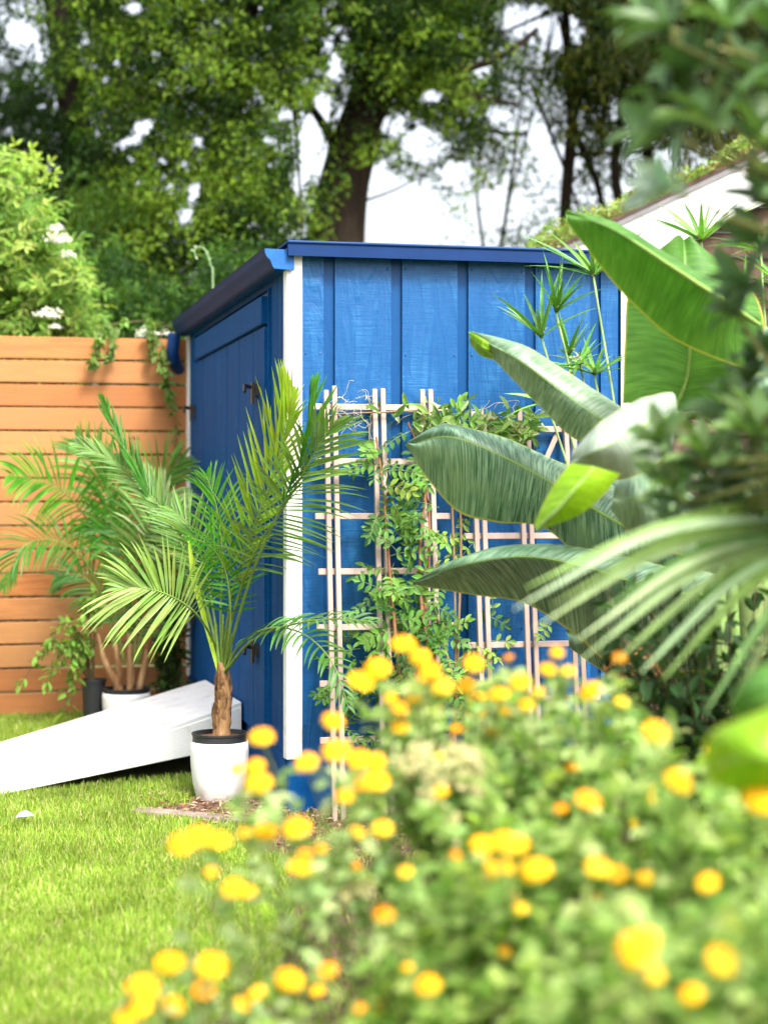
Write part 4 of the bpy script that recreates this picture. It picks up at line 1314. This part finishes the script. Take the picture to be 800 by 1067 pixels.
# 5 lower leaf
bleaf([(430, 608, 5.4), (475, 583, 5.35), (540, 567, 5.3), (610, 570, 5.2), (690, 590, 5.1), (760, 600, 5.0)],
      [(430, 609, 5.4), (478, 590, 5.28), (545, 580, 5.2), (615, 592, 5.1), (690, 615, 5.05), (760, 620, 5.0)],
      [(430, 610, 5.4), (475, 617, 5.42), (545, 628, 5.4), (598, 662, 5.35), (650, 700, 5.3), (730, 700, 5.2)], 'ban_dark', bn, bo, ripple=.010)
# 6 pale one, gloss reflection put into its colour, with yellow-green fold
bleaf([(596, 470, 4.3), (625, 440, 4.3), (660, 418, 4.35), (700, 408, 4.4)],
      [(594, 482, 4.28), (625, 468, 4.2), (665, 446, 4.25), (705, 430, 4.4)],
      [(596, 492, 4.3), (635, 500, 4.3), (668, 494, 4.3), (700, 470, 4.4)], 'ban_glare', bn, bo, ripple=.006)
bleaf([(594, 482, 4.05), (576, 506, 4.05), (563, 530, 4.05), (556, 549, 4.05)],
      [(618, 486, 4.02), (600, 508, 3.98), (580, 532, 3.99), (560, 552, 4.04)],
      [(646, 494, 4.05), (630, 514, 4.05), (604, 536, 4.05), (562, 552, 4.05)], 'ban_yellow', bn, bo, n=24, ripple=.002, curl=-.4)
bleaf([(640, 500, 4.6), (660, 490, 4.6), (690, 500, 4.65), (730, 520, 4.7)], [(638, 520, 4.6), (665, 520, 4.5), (695, 530, 4.6), (735, 545, 4.7)],
      [(636, 532, 4.6), (660, 560, 4.6), (690, 575, 4.65), (730, 580, 4.7)], 'ban_grey', bn, bo, n=24, ripple=.003)
# 7 dark leaves filling the shade behind
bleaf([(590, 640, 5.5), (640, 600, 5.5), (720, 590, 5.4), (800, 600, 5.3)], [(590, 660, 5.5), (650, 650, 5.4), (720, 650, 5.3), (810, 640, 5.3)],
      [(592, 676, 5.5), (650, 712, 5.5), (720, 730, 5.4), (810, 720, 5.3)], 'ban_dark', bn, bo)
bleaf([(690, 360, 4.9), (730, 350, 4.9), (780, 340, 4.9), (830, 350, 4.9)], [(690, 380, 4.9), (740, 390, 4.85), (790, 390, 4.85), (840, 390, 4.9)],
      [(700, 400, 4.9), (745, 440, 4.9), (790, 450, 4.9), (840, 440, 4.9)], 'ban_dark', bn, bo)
g = Geo()
for q in ([(752, 700), (750, 620), (752, 590)], [(765, 700), (765, 640), (762, 620)], [(775, 700), (775, 500), (745, 440), (700, 432)], [(790, 700), (800, 450), (790, 350)],
          [(770, 700), (750, 520), (690, 470)], [(780, 700), (765, 500), (705, 430)]):
    g.tube(curve(path(5.0, *q), 14), np.linspace(.022, .010, 14), 8, (.16, .26, .07), False)
g.build('leaf_stalk', M['stem'], bn, bo, True)

# ================================================================== FOREGROUND FAN PALM
fp = thing('fan_palm', 'blurred pale green fan palm leaf reaching in from the right edge', 'palm', tuple(G(960, 3.2)))
fo = np.array(fp.location); hub = P(885, 548, 3.15)
tips = [(664, 520, 3.1), (700, 498, 3.25), (760, 480, 3.3), (672, 610, 3.0), (535, 635, 2.8), (548, 612, 2.9), (556, 655, 2.85), (600, 692, 2.9), (640, 690, 2.9),
        (690, 708, 2.9), (735, 742, 2.9), (790, 760, 3.0), (620, 640, 2.95), (720, 530, 3.2), (655, 560, 3.0), (830, 450, 3.3), (850, 780, 3.1), (680, 585, 3.0), (600, 668, 2.9), (668, 700, 2.9), (650, 640, 2.95), (715, 560, 3.1), (575, 630, 2.85), (760, 735, 2.95), (712, 640, 3.0)]
g = Geo()
for q in tips:
    t_ = P(*q)
    ln = np.linalg.norm(hub - t_)
    m1 = hub * .68 + t_ * .32 + [0, -.04, ln * .07]; m2 = hub * .36 + t_ * .64 + [0, -.05, ln * .09]
    c_ = curve([hub, m1, m2, t_], 18)
    strip(g, c_, .0118 * np.interp(np.linspace(0, 1, 18), [0, .2, .5, .8, 1], [.5, 1, 1, .6, .08]), (0, -.6, .8), jit([(.30, .40, .20), (.22, .35, .11), (.40, .50, .32)][rng.integers(3)], 1, .15)[0], .45)
g.build('fan_leaf', M['leaf_palm'], fp, fo)
g = Geo(); g.tube(curve([fo, fo * .5 + hub * .5 + [.03, 0, 0], hub], 10), np.linspace(.014, .009, 10), 8, (.2, .3, .08)); g.build('leaf_stalk', M['stem'], fp, fo)


# ================================================================== RIGHT-HAND SHRUB (whorled leathery leaves)
def whorl(gl, c_, ax, n, L, col, wid=.42, spread=(35, 75)):
    ax = unit(ax); u = unit(np.cross(ax, [.2, .9, .3])); v = np.cross(ax, u)
    D, Nn = [], []
    for k in range(n):
        a = 2.4 * k; s_ = R(spread[0] + (spread[1] - spread[0]) * k / n)
        d = ax * math.cos(s_) + (u * math.cos(a) + v * math.sin(a)) * math.sin(s_)
        D.append(d); Nn.append(unit(ax - d * np.dot(ax, d) + rng.normal(0, .15, 3)))
    L_ = L * rng.uniform(.75, 1.1, n)
    leaves(gl, np.repeat([c_], n, 0) + rng.normal(0, .003, (n, 3)), np.array(D), np.array(Nn), L_, L_ * wid, jit(col, n, .2, .1))


rs_ = thing('evergreen_shrub', 'tall grey-green shrub with leathery whorled leaves along the right edge', 'shrub', tuple(G(905, 2.6)))
ro = np.array(rs_.location)
gl, gs = Geo(), Geo()
tr_top = P(900, 60, 2.4)
for q in ([P(905, 1290, 2.6), P(900, 700, 2.7), P(880, 400, 2.85), P(880, 20, 2.85)], [ro, P(930, 600, 2.7), P(860, 420, 2.75), P(800, 440, 2.8)]):
    gs.tube(curve([ro] + q[1:], 16), np.linspace(.02, .009, 16), 8, (.09, .07, .045))
W_ = [(792, 258, 2.95, (-.5, -.3, .6), .08, 0), (782, 300, 3.0, (-.6, -.3, .5), .075, 0), (806, 215, 2.9, (-.3, -.3, .6), .085, 0), (770, 330, 3.0, (-.5, -.3, .7), .07, 0),   # (px,py,Y, axis, leaf length, kind)
    (735, 75, 2.75, (-.6, -.2, .8), 0.098, 0), (700, 35, 2.70, (-.6, -.2, .6), 0.098, 0), (760, 30, 2.70, (-.2, -.3, .8), 0.092, 0), (788, 90, 2.75, (0, -.3, .9), 0.092, 0), 
    (690, 20, 2.80, (-.7, 0, .6), 0.092, 0), (745, 135, 2.70, (-.4, -.3, .8), 0.098, 0), (700, 140, 2.80, (-.9, -.2, .4), 0.092, 0), (790, 150, 2.70, (.1, -.3, .8), 0.092, 0), 
    (700, 195, 2.75, (-.9, -.3, .5), 0.081, 1), 
    (810, 40, 2.80, (0, -.2, .8), 0.092, 0), (815, 200, 2.80, (0, -.2, .8), 0.092, 0), (820, 120, 2.80, (0, -.2, .8), 0.092, 0), 
    (722, 108, 2.80, (-.8, 0, .7), 0.092, 0), (755, -10, 2.80, (-.2, 0, .8), 0.092, 0), (715, -15, 2.80, (-.2, 0, .8), 0.092, 0), (790, 5, 2.90, (-.2, 0, .8), 0.092, 0), 
    
    # lower mass, mid right
    (735, 480, 3.00, (-.1, -.4, .9), 0.100, 2), (690, 465, 3.05, (-.4, -.4, .8), 0.085, 2), (765, 430, 3.05, (0, -.4, .9), 0.090, 0), (790, 455, 2.95, (0, -.4, .9), 0.100, 2), 
    (705, 510, 3.05, (-.3, -.5, .7), 0.085, 2), (760, 510, 3.05, (0, -.5, .7), 0.090, 0), 
    (780, 400, 3.15, (-.1, -.4, .8), 0.080, 0), (800, 500, 3.05, (0, -.4, .8), 0.090, 2), (740, 540, 3.15, (-.2, -.4, .7), 0.080, 0), 
    (800, 370, 3.15, (-.3, -.3, .8), 0.080, 0), (775, 545, 3.15, (-.2, -.4, .7), 0.080, 0), (700, 545, 3.25, (-.3, -.4, .7), 0.080, 0), ]
for _ in range(60):
    _py = float(rng.uniform(-60, 640))
    W_.append((float(rng.uniform(835, 985)), _py, float(rng.uniform(2.6, 3.2)), (float(rng.normal(0, .5)), -.3, .7), .085, int(rng.integers(0, 2)) * 2))
K = [(.09, .17, .06), (.26, .37, .27), (.16, .27, .08), (.30, .40, .26)]
for i_, (px, py, Y, ax, L, kd) in enumerate(W_):
    c_ = P(px, py, Y)
    a = P(880, min(1000, py + 60), 2.85) if py < 330 or px > 830 else P(880, 470, 2.75)
    gs.tube(curve([a, (a + c_) / 2 + [0, 0, -.02], c_ - unit(ax) * .03, c_], 12), np.linspace(.007, .003, 12), 5, (.16, .17, .05), False)
    big = 1.25 if py < 330 else 1.0
    whorl(gl, c_, ax, 7 if py < 330 else 9, L * big, K[kd], .36, (25, 80))
    if kd != 1 and py > 330: whorl(gl, c_ - unit(ax) * .035, ax, 5, L * .9, K[0], .40, (60, 95))
gs.build('stem', M['stem'], rs_, ro); gl.build('foliage', M['leaf_shrub'], rs_, ro)

# big smooth leaf low at the right edge
cn = thing('broad_leaf_plant', 'broad smooth bright green leaf at the right edge below the palm', 'plant', tuple(G(850, 2.3)))
cno = np.array(cn.location)
bleaf([(733, 800, 2.25), (738, 765, 2.22), (775, 748, 2.2), (830, 730, 2.2), (880, 740, 2.2)], [(733, 805, 2.25), (765, 790, 2.15), (800, 790, 2.12), (840, 790, 2.15), (885, 800, 2.2)],
      [(734, 810, 2.25), (755, 822, 2.2), (800, 835, 2.2), (840, 850, 2.2), (880, 850, 2.2)], 'ban_yellow', cn, cno, n=26, ripple=.002)
bleaf([(760, 730, 2.35), (780, 700, 2.35), (810, 690, 2.35), (860, 700, 2.35)], [(760, 740, 2.35), (790, 730, 2.3), (820, 730, 2.3), (860, 740, 2.35)],
      [(762, 745, 2.35), (790, 760, 2.35), (820, 770, 2.35), (860, 780, 2.35)], 'ban_bright', cn, cno, n=20, ripple=.002)
g = Geo(); g.tube(curve([cno, P(890, 900, 2.25), P(885, 800, 2.2)], 10), .009, 8, (.2, .32, .07)); g.tube(curve([cno, P(880, 900, 2.3), P(860, 740, 2.35)], 10), .008, 8, (.2, .32, .07))
g.build('leaf_stalk', M['stem'], cn, cno)

# dark understorey at right
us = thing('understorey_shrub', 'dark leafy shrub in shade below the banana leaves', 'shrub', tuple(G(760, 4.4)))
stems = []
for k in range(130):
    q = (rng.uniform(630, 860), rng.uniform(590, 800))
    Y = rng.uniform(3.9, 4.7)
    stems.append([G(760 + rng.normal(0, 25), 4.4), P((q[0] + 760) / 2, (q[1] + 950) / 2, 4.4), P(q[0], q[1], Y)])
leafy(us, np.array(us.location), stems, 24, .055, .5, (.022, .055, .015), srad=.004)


# ================================================================== LANTANA
def flower_head(c_, w, Y, ax, col):
    """domed head of small florets"""
    g = Geo(); r = w / F * Y / 2 * 1.02
    n = 34
    k = np.arange(n) + .5
    ph = np.arccos(1 - .95 * k / n); th = math.pi * (1 + 5 ** .5) * k
    v = np.stack([np.cos(th) * np.sin(ph), np.sin(th) * np.sin(ph), np.cos(ph)], 1)
    ax = unit(ax); u = unit(np.cross(ax, [.3, 1, .1])); w2 = np.cross(ax, u)
    vd = v[:, :1] * u + v[:, 1:2] * w2 + v[:, 2:] * ax
    pos = c_ + vd * r * .85
    # four petals per floret
    for q in range(4):
        a = q * math.pi / 2
        t1 = unit(np.cross(vd, [.1, .2, 1])); t2 = np.cross(vd, t1)
        d = unit(t1 * math.cos(a) + t2 * math.sin(a) + vd * .25)
        cf = np.array(col) * (1 - v[:, 2:3] ** 3 * [0, .3, 0])
        leaves(g, pos, d, vd, r * rng.uniform(.3, .46, n), np.full(n, r * .40), cf * jit((1, 1, 1), n, .15, .08), 'dia')
    # body under the florets
    tv_, tf_ = [], []
    sd, rw = 10, 5
    for i in range(rw):
        a = math.pi * i / (rw - 1)
        for j in range(sd):
            b = 2 * math.pi * j / sd
            tv_.append(c_ + r * .78 * (u * math.sin(a) * math.cos(b) + w2 * math.sin(a) * math.sin(b) + ax * math.cos(a) * .85))
    for i in range(rw - 1):
        for j in range(sd):
            j2 = (j + 1) % sd; tf_.append((i * sd + j, i * sd + j2, (i + 1) * sd + j2, (i + 1) * sd + j))
    g.add(np.array(tv_), np.array(tf_), np.array(col) * .9)
    sx = unit(rng.normal(size=3)); kq = rng.uniform(-.28, .22); kz = rng.uniform(.68, .9)
    for q in range(len(g.V)):
        dv = g.V[q] - c_
        dv = dv + np.outer(dv @ sx, sx) * kq; dv = dv + np.outer(dv @ ax, ax) * (kz - 1)
        g.V[q] = c_ + dv
    return g


YEL, ORA, GOL = (.92, .58, .006), (.88, .42, .005), (.92, .66, .03)


def lantana(label, base_px, Yb, tips, nleaf, flowers, leafc=(.22, .33, .12), llen=.05, extra_bases=3, srad=.0024):
    llen *= .78
    b0 = G(base_px, Yb)
    th = thing('lantana_bush', label, 'bush', tuple(b0), 0, 'yellow flowered lantana bushes')
    gs, gl = Geo(), Geo()
    flowers = list(flowers)
    for q in rng.choice(len(tips), min(9, len(tips) // 6), replace=False):     # small young heads scattered through the bush
        t_ = tips[q] + [0, 0, .02]
        flowers.append((400 + t_[0] / t_[1] * F, HZ - (t_[2] - CH) / t_[1] * F, rng.uniform(9, 19) * 2.6 / t_[1], t_[1] - .04, (YEL, ORA, GOL)[rng.integers(3)]))
    fl_t = [P(px, py + 3, Y) for (px, py, w, Y, c_) in flowers]
    bases = [b0 + [rng.uniform(-.15, .15), rng.uniform(-.12, .12), 0] for _ in range(extra_bases)]
    for k, t_ in enumerate(list(tips) + fl_t):
        isf = k >= len(tips)
        b_ = bases[rng.integers(len(bases))]
        m1 = b_ * .6 + t_ * .4 + [0, 0, .12 * rng.uniform(.5, 1.5)]; m1[:2] += rng.normal(0, .03, 2)
        m2 = b_ * .2 + t_ * .8 + [0, 0, .03 if isf else .05]
        if isf: m2[2] = min(m2[2], t_[2] - .02)
        if rng.random() < .25 and not isf: continue
        c_ = curve([b_, m1, m2, t_], 16)
        gs.tube(c_, np.linspace(srad, srad * .4, 16), 4, (.17, .20, .08), False)
        n = nleaf if not isf else int(nleaf * .6)
        u = .35 + (.65 if not isf else .58) * rng.random(n) ** .7
        idx = np.minimum(u, .999) * 15; i = idx.astype(int); f = (idx - i)[:, None]
        pos = c_[i] * (1 - f) + c_[i + 1] * f
        T = unit(c_[i + 1] - c_[i])
        Dr = unit(T * .4 + unit(rng.normal(size=(n, 3)) * [1, 1, .5]))
        Nn = unit(rng.normal(0, .45, (n, 3)) + [0, -.2, 1])
        L = llen * rng.uniform(.55, 1.15, n)
        tone = np.array([leafc, (leafc[0] * .5, leafc[1] * .62, leafc[2] * .45), (leafc[0] * 1.35, leafc[1] * 1.2, leafc[2] * 1.4)])[rng.integers(0, 3, n)]
        leaves(gl, pos, Dr, Nn, L, L * .58, tone * jit((1, 1, 1), n, .2, .1))
    gs.build('stem', M['stem'], th, b0); gl.build('foliage', M['leaf_lantana'], th, b0)
    for (px, py, w, Y, col) in flowers:
        flower_head(P(px, py, Y), w, Y, (rng.normal(0, .2), -.35, 1), col).build('flower_head', M['petal'], th, b0)


def tipz(n, x0, x1, topf, y1, Y0, Y1, pw=1.0):
    out = []
    while len(out) < n:
        x = rng.uniform(x0, x1); tp_ = topf(x)
        if tp_ > y1: continue
        out.append(P(x, tp_ + (y1 - tp_) * rng.random() ** pw, rng.uniform(Y0, Y1)))
    return out


def I(xs, ys): return lambda x: float(np.interp(x, xs, ys))
def fl(Y, lst): return [(a, b, c_, Y + rng.uniform(-.12, .12), d) for a, b, c_, d in lst]


lantana('flowering bush nearest the trellis foot with the highest yellow blooms', 430, 3.15,
        tipz(60, 370, 520, I([370, 400, 440, 520], [800, 715, 690, 700]), 850, 2.85, 3.35), 15,
        fl(2.95, [(420, 672, 23, YEL), (438, 686, 22, YEL), (394, 699, 28, YEL), (376, 711, 30, YEL), (448, 699, 22, YEL), (416, 739, 19, ORA), (416, 758, 20, YEL), (432, 727, 19, YEL),
                 (460, 716, 25, GOL), (450, 740, 20, GOL), (486, 716, 22, YEL), (493, 693, 22, YEL), (520, 724, 20, YEL), (498, 729, 19, YEL), (526, 740, 21, YEL), (476, 760, 16, ORA),
                 (513, 763, 18, YEL), (434, 779, 19, ORA), (407, 728, 14, YEL)]), (.36, .49, .19))
lantana('flowering bush under the lowest banana leaf, with small yellow blooms', 610, 3.1,
        tipz(150, 490, 720, I([500, 560, 640, 720], [700, 690, 700, 760]), 850, 2.8, 3.4), 15,
        fl(2.85, [(542, 712, 22, YEL), (548, 735, 20, YEL), (570, 699, 19, YEL), (580, 681, 16, YEL), (615, 721, 25, YEL), (645, 686, 16, ORA), (647, 732, 15, GOL), (592, 700, 14, GOL), (560, 722, 16, GOL)]),
        (.36, .49, .19))
lantana('leggy flowering bush beside the near white pot and shed corner', 350, 2.85,
        tipz(20, 250, 420, I([250, 300, 350, 420], [800, 780, 770, 800]), 930, 2.6, 3.05), 13,
        fl(2.7, [(347, 753, 29, YEL), (351, 784, 30, YEL), (374, 793, 26, YEL), (390, 795, 26, YEL), (392, 815, 30, YEL), (360, 831, 20, YEL), (320, 796, 26, YEL), (273, 769, 26, YEL), (270, 818, 30, YEL),
                 (266, 800, 22, YEL), (247, 802, 14, YEL), (277, 868, 25, YEL), (309, 864, 30, YEL), (312, 905, 26, YEL), (318, 891, 16, ORA), (334, 885, 15, ORA), (372, 868, 20, GOL), (398, 865, 24, GOL),
                 (372, 903, 14, ORA), (378, 818, 18, ORA)]), (.36, .49, .20))
lantana('broad flowering bush in the middle with paired orange-yellow blooms', 500, 2.75,
        tipz(110, 390, 640, I([390, 450, 520, 640], [880, 830, 790, 770]), 1010, 2.45, 3.0), 15,
        fl(2.35, [(502, 882, 28, YEL), (524, 879, 28, YEL), (538, 882, 26, YEL), (519, 906, 32, YEL), (558, 908, 34, YEL), (612, 835, 25, ORA), (622, 905, 28, GOL), (400, 954, 18, ORA)]),
        (.30, .43, .13), .055)
lantana('flowering bush by the broad smooth leaf on the right', 720, 2.7,
        tipz(130, 620, 850, I([620, 680, 760, 850], [790, 760, 790, 840]), 980, 2.4, 2.95), 15,
        fl(2.25, [(706, 816, 32, YEL), (682, 764, 28, GOL), (795, 835, 44, YEL), (737, 921, 22, YEL), (669, 917, 18, GOL)]), (.30, .43, .13), .055)
lantana('nearest flowering bush at the bottom right with the largest blooms', 690, 2.15,
        tipz(150, 540, 880, I([540, 620, 700, 880], [960, 930, 930, 900]), 1180, 1.9, 2.5), 16,
        fl(1.9, [(662, 992, 44, YEL), (672, 982, 30, YEL), (752, 1002, 38, GOL), (680, 1017, 22, GOL), (720, 1037, 24, YEL)]), (.30, .43, .13), .055)
lantana('low flowering bush at the bottom centre with few scattered blooms', 460, 2.5,
        tipz(85, 370, 600, I([370, 420, 500, 600], [1000, 960, 950, 950]), 1180, 2.2, 2.8), 15,
        fl(2.3, [(446, 1028, 25, YEL), (342, 1012, 20, ORA), (302, 1023, 37, YEL), (270, 1033, 14, GOL), (252, 1047, 16, YEL)]), (.24, .36, .08), .05)
lantana('sprawling flowering stems over the grass at the bottom left', 270, 2.75,
        tipz(20, 130, 360, I([130, 200, 280, 360], [1040, 980, 940, 900]), 1100, 2.4, 2.9), 9,
        fl(2.5, [(177, 1005, 34, YEL), (220, 1008, 36, YEL), (150, 1031, 33, YEL), (145, 1050, 28, YEL), (180, 1050, 27, YEL), (212, 1033, 26, ORA), (130, 1062, 24, YEL), (190, 881, 28, YEL), (207, 873, 28, YEL),
                 (228, 877, 26, YEL), (220, 909, 14, YEL), (243, 927, 24, YEL), (257, 930, 20, YEL)]), (.32, .44, .18), .045)

# cream-plumed plant
cp = thing('plumed_plant', 'plant with creamy feathery plumes among the yellow flowers', 'plant', tuple(G(460, 3.05)))
cpo = np.array(cp.location)
stems = [[cpo + rng.normal(0, .03, 3) * [1, 1, 0], P((460 + q[0]) / 2, (q[1] + 900) / 2, 2.9), P(q[0], q[1] + 12, 2.8)] for q in
         [(425, 800), (440, 790), (455, 812), (470, 785), (490, 792), (505, 800), (480, 815), (450, 830), (500, 815), (468, 850), (378, 925), (362, 930)]]
leafy(cp, cpo, stems, 20, .05, .4, (.17, .27, .08))
for q in [(425, 795, .045), (440, 785, .04), (455, 808, .045), (472, 786, .035), (490, 790, .04), (507, 800, .035), (482, 812, .035), (450, 830, .04), (500, 818, .03), (470, 850, .03), (378, 922, .04), (362, 930, .03), (470, 872, .03)]:
    g = Geo(); n = 120; c_ = P(q[0], q[1], 2.78)
    pos = c_ + unit(rng.normal(size=(n, 3))) * rng.uniform(.15, 1, (n, 1)) ** .6 * q[2] * [.55, .45, .55]
    leaves(g, pos, unit(rng.normal(size=(n, 3))), unit(rng.normal(size=(n, 3))), .008, .006, jit((.62, .58, .30), n, .15, .08), 'dia')
    g.build('flower_plume', M['petal'], cp, cpo)

# dry brown flower clump
dc = thing('dried_bloom_plant', 'dry brown rounded seed clump in shade below the banana leaves', 'plant', tuple(G(668, 4.9)))
dco = np.array(dc.location)
g = Geo(); n = 2600; v = unit(rng.normal(size=(n, 3))) * rng.uniform(.5, 1, (n, 1)) ** .4
pos = P(664, 702, 4.75) + v * [.085, .08, .06]
leaves(g, pos, unit(rng.normal(size=(n, 3)) + v), v, .013, .007, jit((.36, .17, .055), n, .45, .2), 'dia')
g.build('seed_head', M['petal'], dc, dco)
g = Geo(); g.tube(curve([dco, P(668, 760, 4.8), P(664, 715, 4.75)], 8), .006, 6, (.15, .09, .04)); g.build('stem', M['stem'], dc, dco)

# ================================================================== GROUND DETAIL
# wood chips and dry debris round the pot
g = Geo(); N = 1900
px = rng.uniform(150, 420, N); Y = rng.uniform(5.3, 6.45, N)
x = (px - 400) / F * Y
k = (x > -.86 + (6.1 - Y) * .9)
x, Y = x[k], Y[k]; n = len(x)
pos = np.stack([x, Y, rng.uniform(.006, .02, n)], 1)
d = rng.normal(size=(n, 3)) * [1, 1, .15]
cc = np.array([(.30, .14, .08), (.42, .28, .17), (.16, .09, .06), (.50, .34, .24)])[rng.integers(0, 4, n)]
leaves(g, pos, unit(d), unit(rng.normal(0, .4, (n, 3)) + [0, 0, 1]), .035 * rng.uniform(.3, 1.2, n), .010, cc * jit((1, 1, 1), n, .2), 'dia')
tag(g.build('mulch', M['petal']), 'reddish wood chips and dry debris by the pot', 'mulch', kind='stuff')
for (a, b, cx_, lb) in (((-.86, 6.02), (-.55, 5.88), 0, 'flat weathered plank set in the grass left of the near pot base'), ((-.53, 5.87), (-.30, 5.70), 0, 'flat weathered plank in the soil below the shed corner')):
    a = np.array([*a, 0.]); b = np.array([*b, 0.]); u = unit(b - a); v = np.array([-u[1], u[0], 0])
    q = Geo(); tt = np.array([a, b, b + v * .07, a + v * .07]); hexa(q, tt + [0, 0, .022], tt + [0, 0, -.01])
    o = q.build('edging_plank', plain('old plank', (.20, .15, .13), .9, .1, 12, .4, .6), None, a); o.location = a
    bevel(o, .004); tag(o, lb, 'plank', 'edging planks')
q = Geo(); s0 = G(25, 5.82); s0[2] = .035
q.add([s0 + [-.025, 0, 0], s0 + [.02, -.02, .008], s0 + [.03, .03, .0], s0 + [0, .04, .015], s0 + [-.02, .03, .01]], [(0, 1, 2), (0, 2, 3), (0, 3, 4)])
o = q.build('paper_scrap', plain('pale blue paper', (.6, .68, .8), .6, .3), None, s0); o.location = s0
tag(o, 'tiny crumpled pale scrap lying on the lawn at left', 'scrap')

# grass
BL = []
for bend in (.15, .45, .8):
    ys = np.array([0, .35, .7, 1.0]); ws = np.array([.5, .45, .3, .0])
    V = []
    for y_, w_ in zip(ys, ws):
        V += [(-w_, y_, -bend * y_ * y_ * .6), (w_, y_, -bend * y_ * y_ * .6)]
    BL.append(np.array(V, float))
BLF = np.array([(0, 1, 3, 2), (2, 3, 5, 4), (4, 5, 7, 6)])
g = Geo()
def in_poly(x, y, poly):
    c_ = np.zeros(len(x), bool); j = len(poly) - 1
    for i in range(len(poly)):
        xi, yi = poly[i]; xj, yj = poly[j]
        c_ ^= ((yi > y) != (yj > y)) & (x < (xj - xi) * (y - yi) / (yj - yi + 1e-12) + xi)
        j = i
    return c_
Ntot = 300000
Yv = 3.2 + (9.1 - 3.2) * rng.random(Ntot) ** 1.25
pxv = np.where(rng.random(Ntot) < .8, rng.uniform(-60, 480, Ntot), rng.uniform(-420, -60, Ntot))
xv = (pxv - 400) / F * Yv
ramp_poly = [(B_[0], B_[1]), (A_[0], A_[1]), (L2[0], L2[1]), (L1[0], L1[1])]
edge_noise = .04 * np.sin(Yv * 14) + .03 * np.sin(xv * 31)
ok = ~in_poly(xv + edge_noise, Yv, bed) & ~(in_poly(xv, Yv, ramp_poly)) | (in_poly(xv, Yv, bed) & (rng.random(Ntot) < .10) & (Yv < 6.05) & (xv < .1))
shed_poly = [tuple(shed_w(-.02, -.03, 0)[:2]), tuple(shed_w(W, -.03, 0)[:2]), tuple(shed_w(W, D_, 0)[:2]), tuple(shed_w(-.02, D_, 0)[:2])]
ok &= ~in_poly(xv, Yv, shed_poly)
xv, Yv = xv[ok], Yv[ok]
which = rng.integers(0, 3, len(xv))
patch = .5 + .5 * np.sin(xv * 5.1 + 1.3) * np.sin(Yv * 3.7 + .4)
for b in range(3):
    k = which == b; n = int(k.sum())
    pos = np.stack([xv[k], Yv[k], np.full(n, .0)], 1)
    D = unit(rng.normal(0, .38, (n, 3)) * [1, 1, 0] + [0, 0, 1]); a = rng.random(n) * 6.28
    Nn = np.stack([np.cos(a), np.sin(a), np.zeros(n)], 1)
    L = rng.uniform(.014, .042, n) * (.8 + .35 * patch[k])
    tone = np.array([(.23, .34, .035), (.30, .41, .06), (.16, .27, .03), (.46, .44, .18)])[rng.choice(4, n, p=[.36, .3, .22, .12])]
    g.inst(BL[b], BLF, frames(D, Nn, L, rng.uniform(.0026, .0045, n)), pos, tone * jit((1, 1, 1), n, .2, .1))
tag(g.build('grass', M['grass']), 'short bright yellow-green grass blades', 'grass', kind='stuff')
